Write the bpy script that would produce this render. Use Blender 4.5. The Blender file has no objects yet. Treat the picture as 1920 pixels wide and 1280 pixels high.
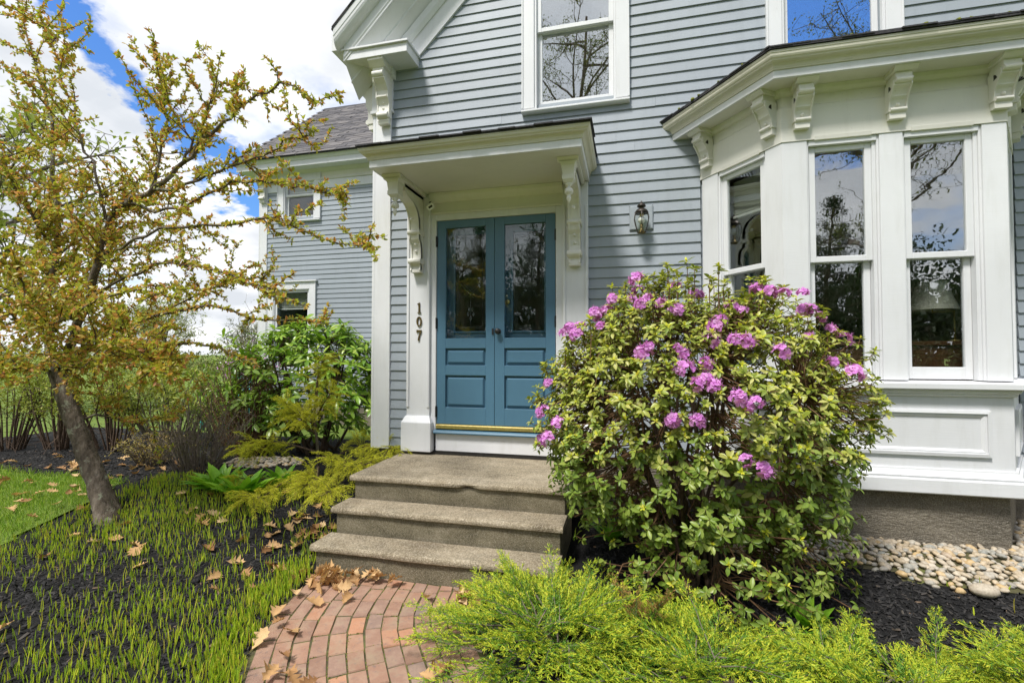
import bpy, math, random
import numpy as np
from mathutils import Vector, Matrix
R = math.radians
rng = np.random.default_rng(7)
random.seed(7)
scn = bpy.context.scene
COL = scn.collection

# ------------------------------------------------------------ camera, sky, sun, exposure
cam_d = bpy.data.cameras.new('camera')
cam_d.sensor_width = 36.0
cam_d.lens = 882.0 / 1920.0 * 36.0
cam_d.clip_start = 0.05
cam_d.clip_end = 2000
cam = bpy.data.objects.new('camera', cam_d)
COL.objects.link(cam)
cam.location = (0, -4.52, 1.59)
cam.rotation_euler = (R(90 + 1.47), 0, R(13.65))
scn.camera = cam

SUN_EL, SUN_AZ = 58.0, 205.0      # azimuth: direction the light comes from, clockwise from +Y
w = bpy.data.worlds.new('World'); scn.world = w; w.use_nodes = True
nt = w.node_tree; N = nt.nodes; L = nt.links
N.clear()
def wn(t, **k):
    n = N.new(t)
    for a, b in k.items(): setattr(n, a, b)
    return n
def wmath(op, a, b=None, clamp=False):
    n = wn('ShaderNodeMath', operation=op, use_clamp=clamp)
    for i, v in enumerate((a, b)):
        if v is None: continue
        if isinstance(v, (int, float)): n.inputs[i].default_value = v
        else: L.new(v, n.inputs[i])
    return n.outputs[0]
sky = wn('ShaderNodeTexSky', sky_type='NISHITA', sun_disc=False)
sky.sun_elevation = R(SUN_EL); sky.sun_rotation = R(SUN_AZ)
sky.air_density = 1.6; sky.dust_density = .3; sky.ozone_density = 3.0
tc = wn('ShaderNodeTexCoord')
sep = wn('ShaderNodeSeparateXYZ'); L.new(tc.outputs['Generated'], sep.inputs[0])
den = wmath('ADD', wmath('MAXIMUM', sep.outputs[2], 0.0), 0.22)
com = wn('ShaderNodeCombineXYZ')
L.new(wmath('DIVIDE', sep.outputs[0], den), com.inputs[0])
L.new(wmath('DIVIDE', sep.outputs[1], den), com.inputs[1])
def wnoise(scale, detail, rough, off):
    m = wn('ShaderNodeMapping'); m.inputs['Location'].default_value = off
    L.new(com.outputs[0], m.inputs[0])
    n = wn('ShaderNodeTexNoise'); n.inputs['Scale'].default_value = scale
    n.inputs['Detail'].default_value = detail; n.inputs['Roughness'].default_value = rough
    L.new(m.outputs[0], n.inputs['Vector'])
    return n.outputs['Fac']
big = wnoise(1.1, 7, .58, (3.1, 1.7, 0))
fine = wnoise(2.6, 9, .6, (0.4, 6.2, 0))
# a rift of open blue crosses the cloud cover along a great circle
dot = wn('ShaderNodeVectorMath', operation='DOT_PRODUCT')
L.new(tc.outputs['Generated'], dot.inputs[0]); dot.inputs[1].default_value = (-0.6584, -0.3410, -0.6710)
rift = wmath('ABSOLUTE', wmath('ADD', dot.outputs['Value'], wmath('MULTIPLY', wmath('SUBTRACT', fine, .5), .30)))
rift = wmath('MAXIMUM', wmath('SUBTRACT', .04, rift), 0)
rift = wmath('MULTIPLY', rift, wmath('MULTIPLY', wmath('ADD', sep.outputs[1], .1), 3.0, clamp=True))   # the rift closes overhead
d2 = wn('ShaderNodeVectorMath', operation='DOT_PRODUCT'); L.new(tc.outputs['Generated'], d2.inputs[0]); d2.inputs[1].default_value = (.36, -.77, .53)
hole = wmath('SUBTRACT', wmath('ADD', d2.outputs['Value'], wmath('MULTIPLY', wmath('SUBTRACT', fine, .5), .12)), .965)
rift = wmath('MAXIMUM', rift, wmath('MULTIPLY', wmath('MAXIMUM', hole, 0), 1.6))   # a second opening over the front yard
cover = wmath('ADD', wmath('SUBTRACT', big, .22), wmath('MULTIPLY', wmath('SUBTRACT', fine, .5), .35))
cover = wmath('SUBTRACT', cover, wmath('MULTIPLY', wmath('MAXIMUM', rift, 0), 11.0))
cover = wmath('MULTIPLY', cover, 4.5, clamp=True)
shade = wnoise(1.7, 6, .55, (9.3, 2.2, 0))
cr = wn('ShaderNodeValToRGB')
cr.color_ramp.elements[0].position = .38; cr.color_ramp.elements[0].color = (4.7, 4.95, 5.3, 1)
cr.color_ramp.elements[1].position = .6; cr.color_ramp.elements[1].color = (7.3, 7.35, 7.45, 1)
L.new(shade, cr.inputs[0])
mx = wn('ShaderNodeMix', data_type='RGBA')
tn = wn('ShaderNodeMix', data_type='RGBA', blend_type='MULTIPLY'); tn.inputs[0].default_value = 1; L.new(sky.outputs[0], tn.inputs[6]); tn.inputs[7].default_value = (.42, .68, 1.12, 1)
L.new(cover, mx.inputs[0]); L.new(tn.outputs[2], mx.inputs[6]); L.new(cr.outputs[0], mx.inputs[7])
bg = wn('ShaderNodeBackground'); bg.inputs[1].default_value = 0.09
L.new(mx.outputs[2], bg.inputs[0])
wo = wn('ShaderNodeOutputWorld'); L.new(bg.outputs[0], wo.inputs[0])

sun_d = bpy.data.lights.new('sun', 'SUN'); sun_d.energy = 2.6; sun_d.angle = R(11); sun_d.color = (1, .965, .92)
sun = bpy.data.objects.new('sun', sun_d); COL.objects.link(sun)
az = R(SUN_AZ); el = R(SUN_EL)
to_sun = Vector((math.sin(az) * math.cos(el), math.cos(az) * math.cos(el), math.sin(el)))
sun.rotation_euler = to_sun.to_track_quat('Z', 'Y').to_euler()

vs = scn.view_settings
vs.view_transform = 'Standard'; vs.look = 'None'; vs.exposure = 0.88; vs.gamma = 1.0
vs.use_curve_mapping = False
scn.cycles.max_bounces = 8; scn.cycles.transparent_max_bounces = 16
scn.cycles.use_denoising = True

# ------------------------------------------------------------ materials
MATS = {}
def newmat(name):
    m = bpy.data.materials.new(name); m.use_nodes = True; m.node_tree.nodes.clear(); MATS[name] = m
    return m
class NB:
    def __init__(s, name):
        s.m = newmat(name); s.t = s.m.node_tree
    def n(s, t, **k):
        x = s.t.nodes.new(t)
        for a, b in k.items(): setattr(x, a, b)
        return x
    def l(s, a, b): s.t.links.new(a, b)
    def set(s, sock, v):
        if isinstance(v, bpy.types.NodeSocket): s.l(v, sock)
        else: sock.default_value = v
    def math(s, op, a, b=0.0, clamp=False):
        x = s.n('ShaderNodeMath', operation=op, use_clamp=clamp); s.set(x.inputs[0], a); s.set(x.inputs[1], b); return x.outputs[0]
    def pos(s, scale=(1, 1, 1)):
        g = s.n('ShaderNodeNewGeometry'); m = s.n('ShaderNodeMapping'); m.inputs['Scale'].default_value = scale
        s.l(g.outputs['Position'], m.inputs[0]); return m.outputs[0]
    def noise(s, vec, scale, detail=4, rough=.55):
        x = s.n('ShaderNodeTexNoise'); x.inputs['Scale'].default_value = scale; x.inputs['Detail'].default_value = detail
        x.inputs['Roughness'].default_value = rough; s.l(vec, x.inputs['Vector']); return x.outputs['Fac']
    def voro(s, vec, scale):
        x = s.n('ShaderNodeTexVoronoi'); x.inputs['Scale'].default_value = scale; s.l(vec, x.inputs['Vector']); return x
    def ramp(s, fac, stops):
        x = s.n('ShaderNodeValToRGB'); e = x.color_ramp.elements
        while len(e) < len(stops): e.new(.5)
        for i, (p, c) in enumerate(stops):
            e[i].position = p; e[i].color = (c[0], c[1], c[2], 1)
        s.set(x.inputs[0], fac); return x.outputs[0]
    def mix(s, f, a, b, mode='MIX'):
        x = s.n('ShaderNodeMix', data_type='RGBA', blend_type=mode)
        s.set(x.inputs[0], f)
        for i, v in ((6, a), (7, b)):
            if isinstance(v, tuple): x.inputs[i].default_value = (v[0], v[1], v[2], 1)
            else: s.l(v, x.inputs[i])
        return x.outputs[2]
    def bump(s, h, strength, dist=.01, normal=None):
        x = s.n('ShaderNodeBump'); x.inputs['Strength'].default_value = strength; x.inputs['Distance'].default_value = dist
        s.l(h, x.inputs['Height'])
        if normal: s.l(normal, x.inputs['Normal'])
        return x.outputs[0]
    def rand(s):
        o = s.n('ShaderNodeObjectInfo'); g = s.n('ShaderNodeNewGeometry')
        return s.math('FRACT', s.math('ADD', o.outputs['Random'], g.outputs['Random Per Island']))
    def orand(s): return s.n('ShaderNodeObjectInfo').outputs['Random']
    def bsdf(s, col, rough=.6, normal=None, metal=0.0, spec=.5):
        b = s.n('ShaderNodeBsdfPrincipled')
        if isinstance(col, tuple): b.inputs['Base Color'].default_value = (*col, 1)
        else: s.l(col, b.inputs['Base Color'])
        s.set(b.inputs['Roughness'], rough); b.inputs['Metallic'].default_value = metal
        b.inputs['Specular IOR Level'].default_value = spec
        if normal: s.l(normal, b.inputs['Normal'])
        return b.outputs[0]
    def out(s, sh):
        o = s.n('ShaderNodeOutputMaterial'); s.l(sh, o.inputs[0]); return s.m

def noisy(name, c1, c2, scale=8, rough=.6, bump=.2, bscale=60, stretch=(1, 1, 1), dist=.004, metal=0, spec=.5, detail=6):
    b = NB(name); p = b.pos(stretch)
    f = b.noise(p, scale, detail); h = b.noise(p, bscale, 3)
    return b.out(b.bsdf(b.ramp(f, [(.3, c1), (.7, c2)]), rough, b.bump(h, bump, dist), metal, spec))

def painted(name, c, dirt, grain=(3, 40, 40), amt=.35, rough=.5):
    """painted wood: broad tint drift, brush grain, thin grime in streaks"""
    b = NB(name); p = b.pos(); g = b.pos(grain)
    tint = b.noise(p, 1.3, 5); streak = b.noise(b.pos((9, 9, 1.2)), 1.6, 6, .65); fine = b.noise(g, 3, 5)
    c2 = tuple(x * .9 for x in c)
    col = b.mix(b.math('MULTIPLY', b.math('SUBTRACT', streak, .5, True), amt * 2.2), b.ramp(tint, [(.35, c2), (.65, c)]), dirt)
    spots = b.noise(p, 55, 2); sp = b.math('MULTIPLY', b.math('GREATER_THAN', spots, .735), .35)
    col = b.mix(sp, col, dirt)
    orr = b.orand(); col = b.mix(b.math('MULTIPLY', orr, .14), col, (c[0] * .6, c[1] * .6, c[2] * .6))
    return b.out(b.bsdf(col, rough, b.bump(fine, .22, .003)))
painted('trim', (.75, .76, .775), (.46, .455, .41), amt=.42)
painted('trim_bounce_cream', (.775, .76, .69), (.52, .50, .42), amt=.3)  # white trim with ground bounce painted in, for brackets, friezes and soffits
painted('trim_bounce_tan', (.68, .655, .54), (.46, .43, .30), amt=.35)  # crown mouldings: stronger yellow-green bounce light put into the trim colour
painted('clap', (.318, .357, .395), (.20, .23, .245), grain=(2.2, 60, 60), amt=.5, rough=.55)
painted('door_blue', (.078, .178, .262), (.05, .12, .19), amt=.25, rough=.38)
painted('door_dark', (.05, .125, .18), (.04, .09, .13), amt=.2, rough=.45)
noisy('shingle_dark', (.022, .022, .026), (.055, .053, .058), 60, .9, .5, 150)
b = NB('shingle'); r = b.orand()
c = b.ramp(r, [(0, (.075, .072, .078)), (.5, (.13, .122, .125)), (1, (.20, .185, .18))])
c = b.mix(b.math('MULTIPLY', b.noise(b.pos(), 260, 2), .55), c, (.035, .035, .04))
b.out(b.bsdf(c, .92, b.bump(b.noise(b.pos(), 300, 2), .5, .004)))
noisy('brass', (.55, .42, .14), (.75, .60, .25), 30, .35, .1, 100, metal=.9)
noisy('dark_brass', (.10, .075, .03), (.22, .16, .06), 40, .42, .1, 100, metal=.8)
noisy('bronze', (.03, .026, .022), (.07, .058, .048), 40, .42, .2, 120, metal=.6)
noisy('black_metal', (.012, .012, .012), (.025, .024, .022), 30, .4, .1, 100)
noisy('white_plastic', (.7, .7, .68), (.78, .78, .76), 10, .35, .02, 100)
noisy('bulb_white', (.8, .79, .74), (.86, .85, .8), 10, .25, .02, 100)
noisy('moss', (.11, .13, .015), (.26, .27, .04), 90, .95, .8, 200)
noisy('wood_brown', (.10, .045, .018), (.20, .09, .035), 6, .4, .1, 40, stretch=(1, 6, 8))
noisy('lamp_shade', (.70, .68, .56), (.82, .80, .68), 12, .8, .2, 90, stretch=(14, 14, .3))
noisy('room_paint', (.66, .6, .5), (.74, .67, .56), 1, .8, .05, 40)
noisy('blind', (.62, .63, .58), (.72, .73, .68), 4, .6, .1, 40)
noisy('turquoise', (.02, .32, .34), (.05, .42, .42), 6, .5, .1, 60)
noisy('asphalt', (.16, .16, .16), (.24, .24, .235), 4, .9, .3, 200)
# concrete steps: exposed aggregate, lichen and damp stains
b = NB('concrete'); p = b.pos()
st = b.noise(p, 2.6, 7, .62); st2 = b.noise(b.pos((1, 3, 3)), 5, 6, .6); v = b.voro(p, 140); v2 = b.voro(p, 70)
c = b.ramp(st, [(.3, (.13, .10, .06)), (.46, (.28, .23, .15)), (.58, (.37, .31, .215)), (.72, (.50, .43, .32))])
c = b.mix(b.math('MULTIPLY', b.ramp(st2, [(.45, (0, 0, 0)), (.7, (1, 1, 1))]), .5), c, (.10, .092, .062))
c = b.mix(.38, c, b.ramp(v.outputs['Color'], [(.1, (.03, .025, .02)), (.5, (.25, .21, .15)), (.95, (.70, .62, .50))]))
h = b.math('ADD', b.math('MULTIPLY', v.outputs['Distance'], .7), b.math('MULTIPLY', v2.outputs['Distance'], .4))
b.out(b.bsdf(c, .92, b.bump(h, .7, .006), spec=.25))
b = NB('concrete_riser_shaded'); p = b.pos(); st = b.noise(b.pos((1, 1, 2)), 3.4, 7, .62); v = b.voro(p, 190)  # upright step faces: shade under the top light painted in as darker concrete
c = b.ramp(st, [(.3, (.08, .068, .038)), (.52, (.17, .145, .09)), (.75, (.30, .26, .18))])
c = b.mix(.3, c, b.ramp(v.outputs['Color'], [(.1, (.03, .03, .025)), (.5, (.18, .16, .11)), (.95, (.55, .5, .4))]))
b.out(b.bsdf(c, .95, b.bump(v.outputs['Distance'], .7, .005), spec=.2))
b = NB('granite'); p = b.pos()
st = b.noise(b.pos((1, 1, 2)), 2.2, 7, .6); g = b.noise(p, 170, 3, .7); hh = b.noise(b.pos((1, 1, 2.4)), 22, 6, .65)
c = b.ramp(st, [(.3, (.065, .055, .038)), (.55, (.165, .14, .10)), (.75, (.29, .255, .195))])
c = b.mix(.4, c, b.ramp(g, [(.35, (.03, .028, .024)), (.5, (.19, .17, .135)), (.68, (.55, .51, .43))]))
b.out(b.bsdf(c, .85, b.bump(hh, .75, .03)))
b = NB('brick'); p = b.pos(); r = b.orand()
c = b.ramp(r, [(0, (.235, .14, .10)), (.2, (.32, .18, .12)), (.4, (.26, .165, .125)), (.6, (.35, .195, .125)), (.75, (.215, .16, .135)), (.94, (.37, .195, .12)), (1, (.54, .25, .13))])
m1 = b.noise(p, 30, 6, .68); m2 = b.noise(p, 10, 5, .6); m3 = b.noise(p, 5, 6, .7)
c = b.mix(b.math('MULTIPLY', b.ramp(m1, [(.54, (0, 0, 0)), (.70, (1, 1, 1))]), .6), c, (.15, .12, .115))
c = b.mix(b.math('MULTIPLY', b.ramp(m2, [(.42, (0, 0, 0)), (.7, (1, 1, 1))]), .45), c, (.46, .32, .23))
c = b.mix(b.math('MULTIPLY', b.ramp(m3, [(.52, (0, 0, 0)), (.68, (1, 1, 1))]), .45), c, (.26, .22, .14))
b.out(b.bsdf(c, .88, b.bump(b.noise(p, 70, 4, .65), .5, .006), spec=.3))
b = NB('mulch'); p = b.pos()
c = b.ramp(b.noise(b.pos((40, 90, 60)), 1, 4, .6), [(.3, (.006, .006, .006)), (.55, (.014, .0135, .0135)), (.8, (.035, .033, .032))])
b.out(b.bsdf(c, .85, b.bump(b.noise(b.pos((30, 60, 40)), 1, 4, .7), 1.0, .03), spec=.25))
b = NB('mulch_chip'); r = b.rand()
c = b.ramp(r, [(0, (.005, .005, .005)), (.5, (.015, .0145, .0145)), (.9, (.034, .032, .031)), (.985, (.07, .06, .05)), (1, (.22, .14, .08))])
b.out(b.bsdf(c, .7, spec=.3))
b = NB('soil'); b.out(b.bsdf(b.ramp(b.noise(b.pos(), 14, 6), [(.3, (.045, .038, .022)), (.55, (.09, .085, .03)), (.75, (.12, .14, .03))]), .95))
b = NB('lawn'); p = b.pos()
c = b.ramp(b.noise(p, 3, 6, .65), [(.3, (.11, .18, .03)), (.55, (.18, .28, .04)), (.75, (.26, .31, .07))])
c = b.mix(.5, c, b.ramp(b.noise(p, 70, 3), [(.3, (.04, .065, .015)), (.7, (.16, .2, .05))]))
b.out(b.bsdf(c, .9, b.bump(b.noise(p, 120, 3), .8, .02), spec=.2))
b = NB('pebble'); r = b.orand(); isl = b.n('ShaderNodeNewGeometry').outputs['Random Per Island']; rr = b.math('FRACT', b.math('ADD', r, isl))
c = b.ramp(rr, [(0, (.32, .28, .22)), (.16, (.48, .39, .27)), (.32, (.42, .31, .17)), (.46, (.58, .50, .38)), (.58, (.20, .195, .18)), (.68, (.54, .33, .08)), (.8, (.50, .41, .29)), (.9, (.24, .26, .24)), (1, (.44, .31, .19))])
c = b.mix(.35, c, b.ramp(b.noise(b.pos(), 80, 4), [(.3, (.13, .12, .1)), (.7, (.6, .57, .5))]))
b.out(b.bsdf(c, .6, b.bump(b.noise(b.pos(), 160, 3), .2, .003)))
b = NB('bark'); p = b.pos()
c = b.ramp(b.noise(b.pos((18, 18, 5)), 1, 6, .65), [(.3, (.06, .047, .035)), (.55, (.16, .13, .10)), (.75, (.28, .24, .19))])
lich = b.ramp(b.noise(p, 9, 6, .65), [(.56, (0, 0, 0)), (.62, (1, 1, 1))])
c = b.mix(b.math('MULTIPLY', lich, .7), c, (.34, .36, .26))
b.out(b.bsdf(c, .95, b.bump(b.noise(b.pos((26, 26, 8)), 1, 6, .7), 1.0, .025), spec=.15))
noisy('twig', (.055, .032, .02), (.13, .085, .055), 30, .85, .5, 80)
noisy('twig_red', (.10, .05, .025), (.20, .11, .05), 30, .8, .3, 80)
noisy('twig_grey', (.10, .078, .06), (.20, .165, .13), 30, .9, .3, 80)

def leafy(name, stops, rough=.5, trans=.3, spec=.4, vein=True):
    b = NB(name); r = b.rand()
    c = b.ramp(r, stops)
    c = b.mix(.22, c, b.ramp(b.noise(b.pos(), 45, 3), [(.3, (.25, .25, .2)), (.7, (.9, .95, .8))]), 'MULTIPLY')
    br = b.n('ShaderNodeBrightContrast'); b.l(c, br.inputs[0]); br.inputs[1].default_value = .005
    s1 = b.bsdf(br.outputs[0], rough, None, 0, spec)
    tr = b.n('ShaderNodeBsdfTranslucent'); b.l(b.mix(.5, c, (.9, 1, .25), 'MULTIPLY'), tr.inputs[0])
    ms = b.n('ShaderNodeMixShader'); ms.inputs[0].default_value = trans
    b.l(s1, ms.inputs[1]); b.l(tr.outputs[0], ms.inputs[2])
    return b.out(ms.outputs[0])
leafy('leaf_crab', [(0, (.38, .44, .05)), (.34, (.54, .54, .08)), (.56, (.62, .50, .08)), (.73, (.68, .38, .10)), (.88, (.66, .26, .11)), (1, (.42, .43, .05))], .4, .45)
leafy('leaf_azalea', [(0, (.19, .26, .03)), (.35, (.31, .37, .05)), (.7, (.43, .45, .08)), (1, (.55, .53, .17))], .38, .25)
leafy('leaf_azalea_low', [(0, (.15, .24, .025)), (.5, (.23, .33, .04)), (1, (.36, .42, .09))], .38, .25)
leafy('leaf_azalea_new', [(0, (.60, .66, .03)), (.5, (.72, .72, .05)), (1, (.64, .55, .06))], .45, .35)
leafy('leaf_rhodo', [(0, (.15, .30, .03)), (.45, (.23, .41, .035)), (.8, (.37, .53, .06)), (1, (.50, .62, .12))], .3, .28, .5)
leafy('petal', [(0, (.70, .22, .74)), (.5, (.82, .34, .86)), (1, (.90, .50, .92))], .55, .35, .2)
leafy('leaf_hedge', [(0, (.22, .29, .04)), (.5, (.36, .42, .06)), (1, (.50, .50, .10))], .5, .35)
leafy('leaf_olive', [(0, (.12, .15, .03)), (.5, (.19, .19, .04)), (1, (.28, .20, .05))], .55, .3)
leafy('leaf_yellow', [(0, (.38, .30, .08)), (.5, (.46, .40, .12)), (1, (.44, .26, .08))], .55, .3)
leafy('leaf_hosta', [(0, (.15, .38, .02)), (.5, (.22, .48, .025)), (1, (.32, .58, .04))], .4, .3)
leafy('sprout', [(0, (.26, .42, .03)), (.45, (.44, .60, .035)), (.8, (.66, .72, .05)), (1, (.58, .48, .09))], .45, .3)
leafy('grass', [(0, (.17, .32, .025)), (.5, (.28, .46, .035)), (1, (.46, .56, .08))], .55, .3)
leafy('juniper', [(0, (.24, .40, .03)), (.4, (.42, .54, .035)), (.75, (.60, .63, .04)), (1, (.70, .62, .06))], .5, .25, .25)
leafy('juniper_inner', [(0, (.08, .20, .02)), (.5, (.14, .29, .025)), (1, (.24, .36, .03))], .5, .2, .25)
leafy('cypress', [(0, (.44, .52, .04)), (.5, (.66, .66, .04)), (1, (.80, .70, .06))], .55, .25, .2)
leafy('dead_frond', [(0, (.34, .20, .06)), (1, (.46, .28, .09))], .7, .2, .2)
leafy('dry_leaf', [(0, (.28, .14, .055)), (.35, (.50, .28, .12)), (.7, (.66, .42, .20)), (1, (.76, .54, .30))], .7, .2, .25)
leafy('leaf_far', [(0, (.10, .14, .03)), (.5, (.17, .21, .05)), (1, (.25, .24, .08))], .6, .3)
leafy('leaf_dark', [(0, (.02, .045, .012)), (.5, (.035, .07, .018)), (1, (.06, .10, .025))], .6, .2)

def glass(name, refl, wave=.0, scale=3.0, tint=(.93, .95, .94)):
    b = NB(name)
    tr = b.n('ShaderNodeBsdfTransparent'); tr.inputs[0].default_value = (*tint, 1)
    gl = b.n('ShaderNodeBsdfGlossy'); gl.inputs['Roughness'].default_value = .008; gl.inputs[0].default_value = (.96, .98, 1, 1)
    lw = b.n('ShaderNodeLayerWeight'); lw.inputs[0].default_value = .5; fr = b.math('POWER', lw.outputs['Facing'], 4.0)
    if wave:
        h = b.noise(b.pos((1, 1, 2.6)), scale, 2, .45); bn = b.bump(h, 1.0, wave); b.l(bn, gl.inputs['Normal'])
    ms = b.n('ShaderNodeMixShader'); b.l(b.math('ADD', b.math('MULTIPLY', fr, .6), refl, True), ms.inputs[0])
    b.l(tr.outputs[0], ms.inputs[1]); b.l(gl.outputs[0], ms.inputs[2])
    return b.out(ms.outputs[0])
glass('glass_old', .24, .0007, 2.6)
glass('glass_upper', .42, .0003, 1.5)
glass('glass_door', .06, .0008, 2)
glass('glass_lamp', .05, 0)
b = NB('etched'); b.out(b.bsdf((.12, .135, .14), .6))
b = NB('mirror_plate'); b.out(b.bsdf(b.ramp(b.noise(b.pos(), 20, 3), [(.3, (.33, .37, .40)), (.7, (.38, .42, .445))]), .4))

# ------------------------------------------------------------ mesh helpers
class MB:
    """collects boxes, prisms, tubes and lathes into one mesh (world coordinates through xf)"""
    def __init__(s, xf=None):
        s.v = []; s.f = []; s.xf = xf or (lambda x, y, z: (x, y, z))
    def add(s, vs_, fs):
        o = len(s.v); s.v += [s.xf(*p) for p in vs_]; s.f += [tuple(i + o for i in f) for f in fs]; return s
    def box(s, x0, x1, y0, y1, z0, z1):
        return s.add([(x0, y0, z0), (x1, y0, z0), (x1, y1, z0), (x0, y1, z0), (x0, y0, z1), (x1, y0, z1), (x1, y1, z1), (x0, y1, z1)],
                     [(0, 3, 2, 1), (4, 5, 6, 7), (0, 1, 5, 4), (1, 2, 6, 5), (2, 3, 7, 6), (3, 0, 4, 7)])
    def prism_x(s, poly, x0, x1):      # poly of (y, z)
        n = len(poly)
        s.add([(x0, y, z) for y, z in poly] + [(x1, y, z) for y, z in poly],
              [tuple(range(n))[::-1], tuple(range(n, 2 * n))] + [(i, (i + 1) % n, n + (i + 1) % n, n + i) for i in range(n)])
        return s
    def prism_y(s, poly, y0, y1):      # poly of (x, z)
        n = len(poly)
        s.add([(x, y0, z) for x, z in poly] + [(x, y1, z) for x, z in poly],
              [tuple(range(n)), tuple(range(n, 2 * n))[::-1]] + [(i, n + i, n + (i + 1) % n, (i + 1) % n) for i in range(n)])
        return s
    def sweep(s, path_fn, prof, closed=True):   # prof: list of (d, z); path_fn(d) -> plan points
        rows = [[(x, y, z) for x, y in path_fn(d)] for d, z in prof]
        n = len(rows[0]); m = len(rows); vs_ = [p for r_ in rows for p in r_]; fs = []
        for j in range(m if closed else m - 1):
            k = (j + 1) % m
            for i in range(n - 1): fs.append((j * n + i, j * n + i + 1, k * n + i + 1, k * n + i))
        if closed:
            fs.append(tuple(j * n for j in range(m))[::-1]); fs.append(tuple(j * n + n - 1 for j in range(m)))
        return s.add(vs_, fs)
    def lathe(s, prof, cx, cy, n=16):  # prof of (r, z)
        vs_ = []; fs = []
        for r_, z in prof:
            for i in range(n):
                a = 2 * math.pi * i / n; vs_.append((cx + r_ * math.cos(a), cy + r_ * math.sin(a), z))
        for j in range(len(prof) - 1):
            for i in range(n): fs.append((j * n + i, j * n + (i + 1) % n, (j + 1) * n + (i + 1) % n, (j + 1) * n + i))
        fs.append(tuple(range(n))[::-1]); fs.append(tuple(range((len(prof) - 1) * n, len(prof) * n)))
        return s.add(vs_, fs)
    def tube(s, pts, radii, n=6, cap=True):
        P = [Vector(p) for p in pts]
        if not hasattr(radii, '__len__'): radii = [radii] * len(P)
        vs_ = []; fs = []; u = None
        for i, p in enumerate(P):
            t = (P[min(i + 1, len(P) - 1)] - P[max(i - 1, 0)])
            t = t.normalized() if t.length > 1e-9 else Vector((0, 0, 1))
            if u is None: u = t.orthogonal().normalized()
            u = (u - t * u.dot(t)); u = u.normalized() if u.length > 1e-6 else t.orthogonal().normalized()
            vv = t.cross(u)
            for k in range(n):
                a = 2 * math.pi * k / n; q = p + (u * math.cos(a) + vv * math.sin(a)) * radii[i]; vs_.append(tuple(q))
        for j in range(len(P) - 1):
            for k in range(n): fs.append((j * n + k, j * n + (k + 1) % n, (j + 1) * n + (k + 1) % n, (j + 1) * n + k))
        if cap: fs.append(tuple(range(n))[::-1]); fs.append(tuple(range((len(P) - 1) * n, len(P) * n)))
        return s.add(vs_, fs)
    def sphere(s, c, r, n=10, m=7, sz=1.0):
        prof = [(max(r * math.sin(math.pi * j / m), .0005), c[2] - r * sz * math.cos(math.pi * j / m)) for j in range(m + 1)]
        return s.lathe(prof, c[0], c[1], n)
    def build(s, name, mat, parent=None, smooth=False, bevel=0, seg=1):
        return link_mesh(name, np.array(s.v, float), s.f, mat, parent, smooth, bevel, seg)

WORLD = {}
def link_mesh(name, V, F, mat, parent=None, smooth=False, bevel=0, seg=1):
    lo = V.min(0); hi = V.max(0); c = np.array([(lo[0] + hi[0]) / 2, (lo[1] + hi[1]) / 2, lo[2]])
    me = bpy.data.meshes.new(name)
    if isinstance(F, np.ndarray):
        n, k = F.shape
        me.vertices.add(len(V)); me.vertices.foreach_set('co', (V - c).astype(np.float32).ravel())
        me.loops.add(n * k); me.loops.foreach_set('vertex_index', F.astype(np.int32).ravel())
        me.polygons.add(n); me.polygons.foreach_set('loop_start', np.arange(0, n * k, k, dtype=np.int32))
        me.polygons.foreach_set('loop_total', np.full(n, k, dtype=np.int32))
        me.update(calc_edges=True)
    else:
        me.from_pydata([tuple(p) for p in (V - c)], [], F); me.update()
    if mat: me.materials.append(MATS[mat])
    if smooth: me.polygons.foreach_set('use_smooth', [True] * len(me.polygons))
    o = bpy.data.objects.new(name, me); COL.objects.link(o)
    put(o, c, parent)
    if bevel:
        m = o.modifiers.new('bevel', 'BEVEL'); m.width = bevel; m.segments = seg; m.limit_method = 'ANGLE'; m.angle_limit = R(40)
    return o
def put(o, c, parent):
    pw = WORLD[parent.name] if parent else np.zeros(3)
    o.location = tuple(np.array(c) - pw); WORLD[o.name] = np.array(c, float)
    if parent: o.parent = parent
def inst(name, me, loc, rot, scale, parent):
    """one more piece that shares mesh data"""
    o = bpy.data.objects.new(name, me); COL.objects.link(o); put(o, loc, parent)
    if isinstance(rot, Matrix): o.rotation_euler = rot.to_euler()
    else: o.rotation_euler = rot
    o.scale = scale if hasattr(scale, '__len__') else (scale,) * 3
    return o
def tag(o, label=None, cat=None, group=None, kind=None):
    if label: o['label'] = label
    if cat: o['category'] = cat
    if group: o['group'] = group
    if kind: o['kind'] = kind
    return o
def thing(name, loc, label, cat, group=None):
    o = bpy.data.objects.new(name, None); o.empty_display_size = .1; COL.objects.link(o); put(o, loc, None)
    return tag(o, label, cat, group)
def me_from(name, V, F, mat, smooth=False):
    me = bpy.data.meshes.new(name); me.from_pydata([tuple(map(float, p)) for p in V], [], [tuple(map(int, f)) for f in F]); me.materials.append(MATS[mat])
    if smooth: me.polygons.foreach_set('use_smooth', [True] * len(me.polygons))
    return me
def unit(a): return a / np.maximum(np.linalg.norm(a, axis=-1, keepdims=True), 1e-9)

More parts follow.
